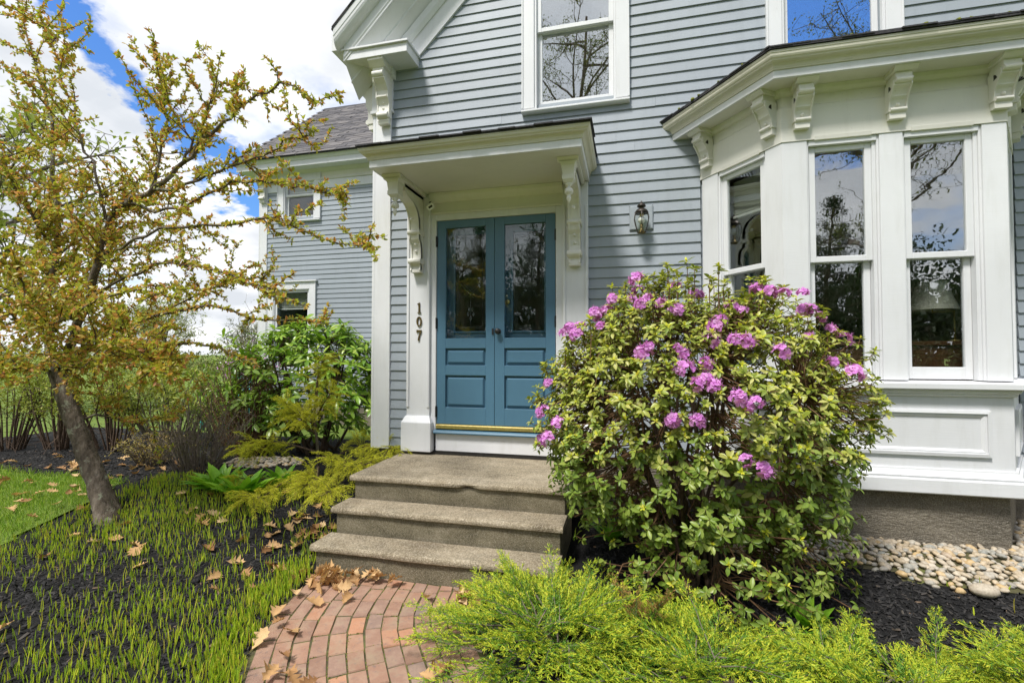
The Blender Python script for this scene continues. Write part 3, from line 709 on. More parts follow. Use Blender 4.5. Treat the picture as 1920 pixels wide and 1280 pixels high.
# canopy hood
def rect_path(x0, x1, yf): return lambda d: [(x0 - d, 0.0), (x0 - d, yf - d), (x1 + d, yf - d), (x1 + d, 0.0)]
cpth = rect_path(-2.198, -.333, -.82)
mb = MB(); mb.box(-2.19, -.341, -.812, -.03, 3.231, 3.30); can = mb.build('canopy', 'trim_bounce_cream', house)
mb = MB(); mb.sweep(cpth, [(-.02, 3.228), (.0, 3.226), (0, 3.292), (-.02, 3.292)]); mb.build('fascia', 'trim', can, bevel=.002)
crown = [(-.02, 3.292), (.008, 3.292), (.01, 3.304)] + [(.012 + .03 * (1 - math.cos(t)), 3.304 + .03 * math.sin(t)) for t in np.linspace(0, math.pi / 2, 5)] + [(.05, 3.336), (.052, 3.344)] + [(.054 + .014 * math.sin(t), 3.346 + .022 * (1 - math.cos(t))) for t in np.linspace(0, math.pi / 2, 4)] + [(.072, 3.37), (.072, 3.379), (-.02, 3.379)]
mb = MB(); mb.sweep(cpth, crown); mb.build('crown_moulding', 'trim_bounce_tan', can)
mb = MB(); mb.add([(-2.275, -.9, 3.381), (-.256, -.9, 3.381), (-.256, .0, 3.47), (-2.275, 0, 3.47), (-2.275, -.9, 3.39), (-.256, -.9, 3.39), (-.256, 0, 3.48), (-2.275, 0, 3.48)],
                  [(0, 3, 2, 1), (4, 5, 6, 7), (0, 1, 5, 4), (1, 2, 6, 5), (2, 3, 7, 6), (3, 0, 4, 7)]); mb.build('canopy_roof', 'shingle_dark', can)
x = -2.285
while x < -.25:
    wd = random.uniform(.12, .22); dz = random.uniform(0, .006); ov = random.uniform(.0, .018)
    e1 = min(x + wd, -.245)
    MB().add([(x, -.905 - ov, 3.388 + dz), (e1, -.905 - ov, 3.388 + dz), (e1, -.5, 3.432), (x, -.5, 3.432), (x, -.905 - ov, 3.399 + dz), (e1, -.905 - ov, 3.399 + dz), (e1, -.5, 3.442), (x, -.5, 3.442)],
             [(0, 3, 2, 1), (4, 5, 6, 7), (0, 1, 5, 4), (1, 2, 6, 5), (2, 3, 7, 6), (3, 0, 4, 7)]).build('shingle', 'shingle_dark', can)
    x += wd + .003
def hood_bracket(cx):
    xf = lambda x, y, z: (cx + x, y, z)
    mb = MB(xf); wd = .055
    # S-shaped blade from soffit down the pilaster
    outer = [(-.48, 3.20), (-.47, 3.13), (-.42, 3.10), (-.36, 3.085)] + [(-.36 + .20 * math.sin(t), 2.885 + .20 * math.cos(t)) for t in np.linspace(.1, 1.35, 6)] + [(-.155, 2.83), (-.15, 2.815), (-.165, 2.80), (-.16, 2.775)]
    outer += [(-.155, 2.745), (-.125, 2.71), (-.11, 2.66), (-.105, 2.60), (-.108, 2.56), (-.135, 2.55), (-.15, 2.525), (-.145, 2.50), (-.12, 2.485), (-.115, 2.47), (-.125, 2.435), (-.125, 2.415), (-.055, 2.415)]
    inner = [(-.055, 3.20)]
    mb.prism_x(outer + inner, -wd, wd)
    for sx in (-1, 1):                # raised edge ribs
        x0 = sx * wd
        rib = [(y + .0, z) for y, z in outer[3:-2]]; rib2 = [(y + .03, z - .0) for y, z in rib][::-1]
        mb.prism_x([(y - .012, z) for y, z in rib] + rib2, min(x0, x0 - sx * .014), max(x0, x0 - sx * .014))
    mb.sphere((0, -.215, 2.93), .018, 10, 6); mb.sphere((0, -.125, 2.70), .015, 10, 6); mb.sphere((0, -.112, 2.63), .015, 10, 6)
    mb.prism_x([(-.055, 2.79), (-.17, 2.79), (-.185, 2.805), (-.185, 2.82), (-.165, 2.835), (-.055, 2.835)], -wd - .012, wd + .012)
    mb.prism_x([(-.055, 2.50), (-.15, 2.50), (-.165, 2.515), (-.165, 2.535), (-.15, 2.55), (-.055, 2.55)], -wd - .012, wd + .012)
    # top beam with flared cap and square drop at the front
    mb.prism_x([(-.055, 3.165), (-.60, 3.165), (-.60, 3.21), (-.055, 3.21)], -wd, wd)
    cap = [(-.055, 3.195), (-.615, 3.195), (-.64, 3.21), (-.655, 3.2285), (-.055, 3.2285)]
    mb.prism_x(cap, -wd - .035, wd + .035)
    def frust(z0, h0, z1, h1, yc=-.565): mb.add([(-h0, yc - h0, z0), (h0, yc - h0, z0), (h0, yc + h0, z0), (-h0, yc + h0, z0), (-h1, yc - h1, z1), (h1, yc - h1, z1), (h1, yc + h1, z1), (-h1, yc + h1, z1)],
                                     [(0, 3, 2, 1), (4, 5, 6, 7), (0, 1, 5, 4), (1, 2, 6, 5), (2, 3, 7, 6), (3, 0, 4, 7)])
    frust(3.09, .046, 3.17, .056); frust(3.17, .056, 3.196, .072); frust(3.055, .052, 3.09, .052); frust(3.03, .028, 3.055, .052)
    o = mb.build('bracket', 'trim_bounce_cream', can, bevel=.0025)
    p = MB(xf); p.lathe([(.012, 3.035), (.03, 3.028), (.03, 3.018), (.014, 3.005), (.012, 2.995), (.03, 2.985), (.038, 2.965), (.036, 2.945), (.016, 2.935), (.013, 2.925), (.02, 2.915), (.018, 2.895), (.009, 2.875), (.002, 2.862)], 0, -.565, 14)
    p.build('pendant', 'trim_bounce_cream', can, True)
hood_bracket(-2.078); hood_bracket(-.465)

# ------------------------------------------------------------ bay window
BA, BB, BC, BD = (.665, 0.0), (1.136, -.673), (2.51, -.673), (2.98, 0.0)
def bay_path(d):
    def off(p, q):
        e = Vector((q[0] - p[0], q[1] - p[1])).normalized(); n = Vector((e.y, -e.x))
        return Vector(p) + n * d, e
    l1, l2, l3 = off(BA, BB), off(BB, BC), off(BC, BD)
    def isec(a, b_):
        (p, e), (q, g) = a, b_; den_ = e.x * g.y - e.y * g.x; t = ((q.x - p.x) * g.y - (q.y - p.y) * g.x) / den_; return p + e * t
    def aty(a): p, e = a; t = -p.y / e.y; return p + e * t
    return [tuple(v) for v in (aty(l1), isec(l1, l2), isec(l2, l3), aty(l3))]
def ring(d0, d1, z0, z1): return [(d0, z0), (d1, z0), (d1, z1), (d0, z1)]
mb = MB(); mb.sweep(bay_path, ring(-.12, 0.0, .80, 1.30)); bay = mb.build('bay', 'trim', house)
MB().sweep(bay_path, ring(-.3, -.03, -.1, .66)).build('foundation', 'granite', bay)
MB().sweep(bay_path, [(-.1, .640), (.055, .640), (.06, .648), (.06, .735), (.05, .742), (-.1, .742)]).build('base_board', 'trim', bay, bevel=.002)
MB().sweep(bay_path, [(-.1, .743), (.045, .743), (.048, .757), (.035, .766), (.03, .78), (.016, .789), (.014, .803), (-.1, .806)]).build('base_moulding', 'trim', bay)
MB().sweep(bay_path, [(-.1, 1.296), (.012, 1.297), (.02, 1.308), (.02, 1.318), (.036, 1.324), (.042, 1.344), (-.1, 1.346)]).build('sill_moulding', 'trim', bay)
MB().sweep(bay_path, [(-.14, 1.346), (.07, 1.347), (.075, 1.353), (.075, 1.386), (.07, 1.392), (-.14, 1.404)]).build('bay_sill', 'trim', bay, bevel=.002)
MB().sweep(bay_path, [(-.12, 3.16), (.006, 3.16), (.006, 3.415), (-.006, 3.43), (-.006, 3.50), (.012, 3.505), (.03, 3.525), (.035, 3.55), (-.12, 3.55)]).build('bay_frieze', 'trim_bounce_cream', bay)
MB().sweep(bay_path, ring(-.12, .19, 3.551, 3.60)).build('bay_soffit', 'trim_bounce_cream', bay)
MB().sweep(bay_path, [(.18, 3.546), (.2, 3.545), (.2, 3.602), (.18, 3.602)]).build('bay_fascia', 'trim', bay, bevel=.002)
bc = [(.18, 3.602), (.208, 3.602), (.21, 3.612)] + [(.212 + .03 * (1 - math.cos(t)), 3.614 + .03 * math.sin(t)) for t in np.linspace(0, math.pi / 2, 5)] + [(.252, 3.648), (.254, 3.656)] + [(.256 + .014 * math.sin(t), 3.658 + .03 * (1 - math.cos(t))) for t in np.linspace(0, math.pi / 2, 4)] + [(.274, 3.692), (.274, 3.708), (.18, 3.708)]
MB().sweep(bay_path, bc).build('bay_crown', 'trim_bounce_tan', bay)
# hipped low roof of the bay
def bayroof(z0, z1, d): 
    o = bay_path(d); i_ = bay_path(-.45)
    V = [(x, y, z0) for x, y in o] + [(o[0][0] + .35, 0, z1), (i_[1][0], 0, z1), (i_[2][0], 0, z1), (o[3][0] - .35, 0, z1)]
    return V
V = bayroof(3.712, 3.90, .285); V += [(x, y, z + .012) for x, y, z in V]
mb = MB(); mb.add(V, [(8, 9, 13, 12), (9, 10, 14, 13), (10, 11, 15, 14), (0, 4, 5, 1), (1, 5, 6, 2), (2, 6, 7, 3), (0, 1, 9, 8), (1, 2, 10, 9), (2, 3, 11, 10)]); mb.build('bay_roof', 'shingle_dark', bay)
pts = bay_path(.285)
for a, b_ in zip(pts[:-1], pts[1:]):
    a = np.array(a); b_ = np.array(b_); ln = np.linalg.norm(b_ - a); e = (b_ - a) / ln; n_ = np.array([e[1], -e[0]]); u = 0
    while u < ln:
        wd = min(random.uniform(.1, .2), ln - u); ov = random.uniform(0, .012); dz = random.uniform(0, .005)
        if wd > .02:
            c0 = a + e * u + n_ * ov; c1 = a + e * (u + wd - .003) + n_ * ov
            q = [(*c0, 3.722 + dz), (*c1, 3.722 + dz), (*(c1 - n_ * .3), 3.79), (*(c0 - n_ * .3), 3.79)]; q += [(x_, y_, z_ + .01) for x_, y_, z_ in q]
            MB().add(q, [(0, 3, 2, 1), (4, 5, 6, 7), (0, 1, 5, 4), (1, 2, 6, 5), (2, 3, 7, 6), (3, 0, 4, 7)]).build('shingle', 'shingle_dark', bay)
        u += wd
# moss tufts on the eaves
def moss_tuft(x, y, z, r_):
    mb = MB(); mb.sphere((x, y, z), r_, 8, 5, .6)
    mb.v = [(a + random.uniform(-.25, .25) * r_, b_ + random.uniform(-.25, .25) * r_, c_ + random.uniform(-.2, .2) * r_) for a, b_, c_ in mb.v]
    mb.build('moss_tuft', 'moss', bay, True)
p0, p1, p2 = np.array(pts[0]), np.array(pts[1]), np.array(pts[2])
for t, r_ in ((.36, .02), (.42, .012), (.6, .01), (.22, .012), (.8, .01)): q = p0 + (p1 - p0) * t; moss_tuft(q[0] - .0, q[1], 3.737, r_)
for t, r_ in ((.30, .009), (.55, .018), (.58, .012), (.66, .016), (.7, .013), (.82, .012)): q = p1 + (p2 - p1) * t; moss_tuft(q[0], q[1] + .005, 3.737, r_)
# three faces: local frames (u along face, v inwards)
def face_xf(p, q):
    e = np.array([q[0] - p[0], q[1] - p[1]]); ln = np.linalg.norm(e); e = e / ln; n_ = np.array([-e[1], e[0]])   # inwards
    return (lambda u, v, z: (p[0] + e[0] * u + n_[0] * v, p[1] + e[1] * u + n_[1] * v, z)), ln
XF_L, LL = face_xf(BA, BB); XF_F, LF = face_xf(BB, BC); XF_R, LR = face_xf(BC, BD)
def post(xf, a, b_, nm='post'):
    mb = MB(xf); mb.box(a, b_, 0.0, .11, 1.405, 3.159); return mb.build(nm, 'trim', bay)
def bay_unit(xf, a, b_, blind=None):
    """casing, chamfered head and sashes between posts a..b"""
    mb = MB(xf)
    mb.box(a, a + .014, .012, .12, 1.405, 3.158); mb.box(b_ - .014, b_, .012, .12, 1.405, 3.158)
    mb.box(a + .014, a + .022, .03, .12, 1.405, 3.13); mb.box(b_ - .014 - .022, b_ - .014, .024, .12, 1.405, 3.13)
    mb.box(a + .014, b_ - .014, .006, .12, 3.118, 3.158); mb.build('window_casing', 'trim', bay, bevel=.002)
    h_ = MB(xf); h_.prism_x([(.004, 3.158), (-.006, 3.182), (-.010, 3.182), (-.0075, 3.1555), (.004, 3.15)], a + .05, b_ - .05); h_.build('head_chamfer', 'trim_bounce_cream', bay)
    sashes(xf, bay, a + .023, b_ - .036, 1.41, 2.29, 3.117, None, blind, stile=.042, v=.035)
post(XF_L, 0.02, .20); post(XF_L, .678, LL - .001); bay_unit(XF_L, .20, .678, 2.78)
post(XF_F, .0, 1.302 - 1.136); post(XF_F, 1.764 - 1.136, 1.907 - 1.136); post(XF_F, 2.371 - 1.136, LF - .001)
bay_unit(XF_F, 1.302 - 1.136, 1.764 - 1.136); bay_unit(XF_F, 1.907 - 1.136, 2.371 - 1.136)
post(XF_R, .001, .145); post(XF_R, .622, LR - .02); bay_unit(XF_R, .145, .622)
for xf, us in ((XF_L, (.10, .73)), (XF_F, (.125, .722, 1.33)), (XF_R, (.09, .72))):
    for u in us: small_bracket(lambda x, y, z, xf=xf, u=u: xf(u + x, y - .004, 3.236 + z), parent=bay)
def apron_panel(xf, a, b_):
    z0, z1 = .892, 1.206
    def frame(w0, w1, y0, y1):    # picture-frame moulding, outer inset w0, inner inset w1
        o = [(a + w0, z0 + w0), (b_ - w0, z0 + w0), (b_ - w0, z1 - w0), (a + w0, z1 - w0)]; i_ = [(a + w1, z0 + w1), (b_ - w1, z0 + w1), (b_ - w1, z1 - w1), (a + w1, z1 - w1)]
        V = [(x, 0.001, z) for x, z in o] + [(x, y0, z) for x, z in o] + [(x, y1, z) for x, z in i_] + [(x, .001, z) for x, z in i_]; F = []
        for k_ in range(4):
            j = (k_ + 1) % 4; F += [(k_, j, 4 + j, 4 + k_), (4 + k_, 4 + j, 8 + j, 8 + k_), (8 + k_, 8 + j, 12 + j, 12 + k_)]
        return V, F
    mb = MB(xf)
    for args in ((0, .022, -.018, -.022), (.0225, .034, -.012, -.012), (.0345, .05, -.014, -.003)): mb.add(*frame(*args))
    mb.build('apron_panel', 'trim', bay)
apron_panel(XF_L, .10, LL - .12); apron_panel(XF_F, .13, 2.374 - 1.136); apron_panel(XF_R, .12, LR - .10)

# ------------------------------------------------------------ wing
WY = 3.78
WOP = [(-7.20, -6.12, 1.2, 3.03), (-6.98, -6.04, 4.32, 5.3)]
wb = core([(-7.05, -6.2, 1.3, 2.95), (-6.85, -6.1, 4.4, 5.2)], -7.43, -2.56, .55, 5.5, WY + .012, WY + .12)
wb.prism_x([(WY + .1, 5.5), (8.9, 5.5), (6.36, 7.9)], -7.43, -7.35); wb.box(-7.43, -7.35, WY + .1, 8.9, 0, 5.5); wb.box(-7.43, -2.5, 8.8, 8.9, 0, 5.5)
wb.box(-7.3, -2.6, 5.6, 5.7, 0, 5.5); wb.box(-7.3, -2.6, WY + .12, 5.7, 3.5, 3.6)
wwall = wb.build('wing_wall', 'clap', house)
clapboards(wwall, .55, 4.93, lambda z: (-7.30, -3.6), WOP, WY, seed=5)
MB().box(-7.4, -2.6, WY + .03, WY + .3, -.2, .56).build('foundation', 'granite', house)
mb = MB(); mb.box(-7.45, -7.27, WY - .03, WY + .02, .55, 5.1); mb.box(-7.475, -7.451, WY - .028, WY + .16, .55, 5.1); mb.build('corner_board', 'trim', house, bevel=.004)
mb = MB(); mb.box(-7.27, -7.02, WY - .028, WY + .02, 4.935, 5.105); mb.box(-6.0, -2.6, WY - .028, WY + .02, 4.935, 5.105); mb.build('wing_frieze', 'trim', house, bevel=.003)
mb = MB(); mb.prism_x([(WY + .01, 5.106), (WY - .04, 5.108), (WY - .05, 5.12), (WY - .02, 5.18), (WY - .035, 5.26), (WY - .1, 5.325), (WY + .01, 5.325)], -7.45, -2.6); mb.build('wing_cove', 'trim_bounce_cream', house)
mb = MB(); mb.box(-7.77, -2.6, WY - .295, WY + .3, 5.327, 5.345); mb.build('wing_soffit', 'trim', house)
mb = MB(); mb.prism_x([(WY - .295, 5.315), (WY - .315, 5.315), (WY - .315, 5.42), (WY - .33, 5.43), (WY - .345, 5.455), (WY - .37, 5.485), (WY - .37, 5.50), (WY - .28, 5.52)], -7.78, -2.6); mb.build('wing_fascia', 'trim', house)
for xc in (-7.36,):
    corner_bracket(lambda x, y, z: (xc + x, WY - .03 + y, 4.73 + z), house)
casing_window(-7.241, -6.084, 1.18, 3.05, WY, .15, None, 2.08, blind=2.53, glassmat='glass_door')
casing_window(-7.02, -5.996, 4.285, 5.28, WY, .15, None, 4.86, blind=4.95, hood=False, glassmat='glass_door')
# wing roof: deck, rake board and courses of shingles
y0, z0, y1, z1 = WY - .40, 5.50, 6.36, 8.10
sl = math.atan2(z1 - z0, y1 - y0); slen = math.hypot(z1 - z0, y1 - y0)
mb = MB(); mb.prism_x([(y0, z0), (y1, z1), (2 * y1 - y0, z0), (2 * y1 - y0, z0 - .03), (y1, z1 - .05), (y0, z0 - .02)], -7.80, -2.58); wroof = mb.build('wing_roof', 'shingle_dark', house)
mb = MB(); mb.prism_x([(y0 + .02, z0 - .03), (y1, z1 - .055), (y1, z1 - .24), (y0 + .2, z0 - .03)], -7.79, -7.70); mb.build('rake_board', 'trim', house)
shm = []
for v in range(4):
    w_ = .30; t = .008 + v * .0015
    m_ = MB(); m_.box(0, w_ - .006, 0, .16, 0, t); shm.append(me_from('shingle', m_.v, m_.f, 'shingle'))
rows = int(slen / .137); shing = []; rest = MB()
for j in range(rows + 1):
    s0 = j * .137 - .01
    for i in range(18):
        shing.append((-7.81 + i * .30 + (j % 2) * .15 + random.uniform(-.02, .02), s0))
shing.sort(key=lambda p: (p[0] > -4.9, p[1]))
rotx = Matrix.Rotation(sl - .035, 3, 'X')
def roof_pt(x, s): return np.array([x, y0 + s * math.cos(sl) - .012 * math.sin(sl), z0 + s * math.sin(sl) + .010 * math.cos(sl)])
cnt = 0
for x, s0 in shing:
    if x + .30 > -2.58: continue
    if cnt < 300: inst('shingle', random.choice(shm), roof_pt(x, s0), rotx, 1.0, wroof); cnt += 1
    else:
        q = [Vector(v) for v in (((0, 0, 0)), (.294, 0, 0), (.294, .16, 0), (0, .16, 0), (0, 0, .01), (.294, 0, .01), (.294, .16, .01), (0, .16, .01))]
        b0 = Vector(roof_pt(x, s0)); rest.add([tuple(b0 + rotx @ v) for v in q], [(4, 5, 6, 7), (0, 1, 5, 4), (1, 2, 6, 5), (3, 0, 4, 7)])
if rest.v: tag(rest.build('shingles', 'shingle', wroof), kind='stuff')
mb = MB(); mb.prism_x([(y1 - .12, z1 - .08), (y1, z1 + .03), (y1 + .12, z1 - .08), (y1, z1 + .018)], -7.8, -2.6); mb.build('ridge_cap', 'shingle_dark', house)

# ------------------------------------------------------------ concrete steps
steps = thing('concrete_steps', (-1.35, -.75, 0), 'three worn concrete steps with bullnose treads leading to the blue door', 'steps')
def slab(x0, x1, y0, y1, z0, z1, nm, seed, chip=None):
    """tread with uneven worn nosing"""
    r_ = random.Random(seed); n = 48; V = []; F = []
    prof = [(y1, z0), (y0 + .012, z0), (y0 + .002, z0 + .008), (y0, z0 + .02), (y0 + .001, z1 - .014), (y0 + .006, z1 - .005), (y0 + .02, z1), (y1, z1)]
    ph = r_.uniform(0, 9)
    for i in range(n + 1):
        x = x0 + (x1 - x0) * i / n; wob = .003 * math.sin(x * 7 + ph) + r_.uniform(-.0015, .0015)
        cd = math.exp(-((x - chip) / .06) ** 2) * .016 if chip else 0
        for k_, (y, z) in enumerate(prof):
            fr = 1 if 0 < k_ < 7 else 0
            V.append((x, y + fr * (wob + (cd if k_ < 4 else cd * .3)), z + (r_.uniform(-.0012, .0012) if k_ in (4, 5, 6) else 0) + (cd * .9 if k_ in (1, 2, 3) else 0)))
    m = len(prof)
    for i in range(n):
        for k_ in range(m): F.append((i * m + k_, i * m + (k_ + 1) % m, (i + 1) * m + (k_ + 1) % m, (i + 1) * m + k_))
    F.append(tuple(range(m))); F.append(tuple(range(n * m, n * m + m))[::-1])
    return link_mesh(nm, np.array(V), F, 'concrete', steps)
slab(-2.258, -.43, -.984, -.035, .525, .570, 'tread', 1, chip=-1.22); slab(-2.262, -.435, -1.236, -.975, .338, .383, 'tread', 2); slab(-2.262, -.44, -1.486, -1.225, .142, .189, 'tread', 3)
MB().box(-2.225, -.455, -.955, -.04, .2, .5255).build('riser', 'concrete_riser_shaded', steps, bevel=.004)
MB().box(-2.228, -.457, -1.207, -.5, .05, .3385).build('riser', 'concrete_riser_shaded', steps, bevel=.004)
MB().box(-2.23, -.459, -1.457, -.5, -.08, .1425).build('riser', 'concrete_riser_shaded', steps, bevel=.004)
MB().box(-2.2, -.47, -.04, .02, .3, .60).build('joint_strip', 'black_metal', steps)

# ------------------------------------------------------------ wall lantern
LX, LYc = .142, -.125
lan = thing('wall_lantern', (LX, -.02, 2.66), 'bronze coach lantern with curved glass sides on the wall beside the bay', 'wall lamp')
mb = MB(); mb.box(.042, .242, -.03, -.012, 2.742, 2.958); mb.build('back_plate', 'mirror_plate', lan, bevel=.004)
mb = MB(); mb.box(.036, .248, -.024, -.013, 2.736, 2.741); mb.box(.036, .0415, -.024, -.013, 2.736, 2.964); mb.box(.2425, .248, -.024, -.013, 2.736, 2.964); mb.box(.036, .248, -.024, -.013, 2.9585, 2.964); mb.build('plate_edge', 'clap', lan)
mb = MB(); mb.tube([(LX, -.03, 2.89), (LX, -.08, 2.90), (LX, LYc, 2.895)], .011, 8); mb.lathe([(.03, -.0), (.03, .012), (.012, .016)], 0, 0, 12)
mb.build('arm', 'bronze', lan, True)
mb = MB(); mb.lathe([(.058, 2.862), (.062, 2.868), (.058, 2.876), (.046, 2.892), (.03, 2.902), (.02, 2.907), (.02, 2.912), (.036, 2.918), (.04, 2.928), (.03, 2.942), (.014, 2.955), (.006, 2.962), (.008, 2.969), (.002, 2.975)], LX, LYc, 16); mb.build('cap', 'bronze', lan, True)
hexr = lambda t: .074 - .03 * max(0, t - .25) ** 1.3 * 1.7 if t > .25 else .062 + .048 * t
lz = lambda t: 2.862 - t * .175
ribs = MB(); pan = []
for i in range(6):
    a = R(30 + 60 * i); ribs.tube([(LX + hexr(t) * math.cos(a), LYc + hexr(t) * math.sin(a), lz(t)) for t in np.linspace(0, 1, 8)], .0038, 5)
    a2 = R(90 + 60 * i); g = MB(); V = []
    for t in np.linspace(.03, .98, 6): V += [(LX + hexr(t) * .97 * math.cos(a), LYc + hexr(t) * .97 * math.sin(a), lz(t)), (LX + hexr(t) * .97 * math.cos(a2), LYc + hexr(t) * .97 * math.sin(a2), lz(t))]
    g.add(V, [(2 * q, 2 * q + 1, 2 * q + 3, 2 * q + 2) for q in range(5)]); pan.append(g)
for t in (0, 1): ribs.tube([(LX + hexr(t) * math.cos(R(30 + 60 * i)), LYc + hexr(t) * math.sin(R(30 + 60 * i)), lz(t)) for i in range(7)], .004, 5)
ribs.build('frame', 'bronze', lan)
for g in pan: g.build('glass_pane', 'glass_lamp', lan)
mb = MB(); mb.lathe([(.02, 2.675), (.035, 2.68), (.04, 2.69), (.02, 2.694), (.012, 2.73), (.014, 2.76)], LX, LYc, 12); mb.build('base_cup', 'dark_brass', lan, True)
mb = MB(); mb.sphere((LX, LYc, 2.80), .032, 14, 9, 1.1); mb.build('bulb', 'bulb_white', lan, True)
mb = MB(); mb.lathe([(.016, 2.83), (.018, 2.85), (.016, 2.862)], LX, LYc, 12); mb.build('socket', 'brass', lan, True)

# ------------------------------------------------------------ house number 1 0 7
num = thing('house_number', (-2.067, -.06, 1.72), 'three brass numerals 1 0 7 stacked on the white pilaster left of the door', 'house number')
def digit(polys, cx, zb, h_, wd):
    mb = MB()
    for poly in polys: mb.prism_y([(cx + (x - .5) * wd, zb + z * h_) for x, z in poly], -.064, -.0515)
    mb.build('numeral', 'dark_brass', num)
digit([[(.38, .08), (.62, .08), (.62, 1), (.5, 1), (.38, .93)], [(.2, 0), (.8, 0), (.8, .08), (.2, .08)], [(.2, .82), (.38, .88), (.38, .96), (.16, .87)]], -2.065, 2.006, .106, .062)
ol = [(.5 + .42 * math.cos(a), .5 + .5 * math.sin(a)) for a in np.linspace(0, 2 * math.pi, 25)]; il = [(.5 + .2 * math.cos(a), .5 + .40 * math.sin(a)) for a in np.linspace(0, 2 * math.pi, 25)]
digit([[ol[i], ol[i + 1], il[i + 1], il[i]] for i in range(24)], -2.065, 1.868, .102, .07)
digit([[(.08, 1), (.08, .74), (.16, .74), (.2, .84), (.92, .84), (.92, 1)], [(.7, .84), (.92, .84), (.62, .45), (.52, 0), (.28, 0), (.4, .42)]], -2.065, 1.722, .11, .064)

# ------------------------------------------------------------ doorbell, camera
bell = thing('doorbell', (-.525, -.06, 1.83), 'round dark doorbell button on the white pilaster right of the door', 'doorbell')
k = MB(); k.lathe([(.004, 0), (.034, 0), (.034, .006), (.028, .012), (.002, .013)], 0, 0, 18); k.v = [(-.525 + x, -.051 - z, 1.855 + y) for x, y, z in k.v]; k.build('rim', 'black_metal', bell, True)
k = MB(); k.lathe([(.002, 0), (.012, 0), (.011, .005), (.002, .007)], 0, 0, 14); k.v = [(-.525 + x, -.0645 - z, 1.855 + y) for x, y, z in k.v]; k.build('button', 'bronze', bell, True)
sc_ = thing('security_camera', (-1.93, -.13, 3.02), 'small white security camera tucked under the canopy beside the left bracket', 'camera')
def rot_box(name, mat, c, ex, ey, ez, half):
    mb = MB(); c = Vector(c); V = [tuple(c + ex * a * half[0] + ey * b_ * half[1] + ez * d * half[2]) for d in (-1, 1) for b_ in (-1, 1) for a in (-1, 1)]
    mb.add(V, [(0, 2, 3, 1), (4, 5, 7, 6), (0, 1, 5, 4), (1, 3, 7, 5), (3, 2, 6, 7), (2, 0, 4, 6)]); return mb.build(name, mat, sc_, bevel=.006, seg=2)
ey = Vector((-.35, .8, .35)).normalized(); ex = Vector((.8, .35, .1)); ex = (ex - ey * ex.dot(ey)).normalized(); ez = ex.cross(ey)
ex2 = (ex * .85 + ez * .5).normalized(); ez2 = ex2.cross(ey)
rot_box('body', 'white_plastic', (-1.915, -.13, 3.075), ex2, ey, ez2, (.036, .04, .028))
rot_box('lens_window', 'black_metal', Vector((-1.915, -.13, 3.075)) - ey * .039, ex2, ey, ez2, (.022, .004, .011))
MB().tube([(-1.93, -.10, 3.08), (-1.95, -.06, 3.12), (-1.955, -.045, 3.15)], .009, 8).build('mount', 'black_metal', sc_, True)

# ------------------------------------------------------------ inside the bay
tb = thing('sideboard', (1.9, .15, .62), 'brown wooden cabinet inside the room behind the bay windows', 'cabinet')
MB().box(1.15, 2.68, -.03, .36, 1.655, 1.69).build('top', 'wood_brown', tb, bevel=.005)
MB().box(1.18, 2.65, -.01, .34, 1.0, 1.654).build('body', 'wood_brown', tb)
for xx in (1.2, 2.6):
    for yy in (.02, .3): MB().box(xx, xx + .04, yy, yy + .04, .62, 1.0).build('leg', 'wood_brown', tb)
lp = thing('table_lamp', (2.49, .12, 1.69), 'brass swing-arm lamp with pleated cream shade seen through the right bay window', 'lamp')
mb = MB(); pro = [(.17, 1.952), (.155, 1.99), (.135, 2.05), (.112, 2.12), (.094, 2.185)]; nn = 72; V = []; F = []
for r_, z in pro:
    for i in range(nn): a = 2 * math.pi * i / nn; rr_ = r_ * (1 + (.012 if i % 2 else 0)); V.append((2.487 + rr_ * math.cos(a), .12 + rr_ * math.sin(a), z))
for j in range(len(pro) - 1):
    for i in range(nn): F.append((j * nn + i, j * nn + (i + 1) % nn, (j + 1) * nn + (i + 1) % nn, (j + 1) * nn + i))
mb.add(V, F); mb.build('lamp_shade', 'lamp_shade', lp)
MB().tube([(2.64, .12, 1.69), (2.64, .12, 1.945)], .007, 8).build('pole', 'brass', lp, True)
MB().tube([(2.64, .12, 1.94), (2.56, .12, 1.935), (2.487, .12, 1.935), (2.487, .12, 2.0)], .006, 8).build('arm', 'brass', lp, True)
MB().lathe([(.06, 1.691), (.06, 1.70), (.015, 1.712)], 2.64, .12, 16).build('base', 'brass', lp, True)
pf = thing('reflection_panel', (1.6, 3.98, 1.9), 'made-up framed panel on the back wall for a pale reflection in the left bay window', 'picture')  # made-up picture, stands in for a pale reflection in the left pane
MB().box(1.3, 2.0, 3.95, 3.99, 1.9, 2.5).build('frame', 'wood_brown', pf); MB().box(1.36, 1.94, 3.94, 3.949, 1.96, 2.44).build('print', 'blind', pf)

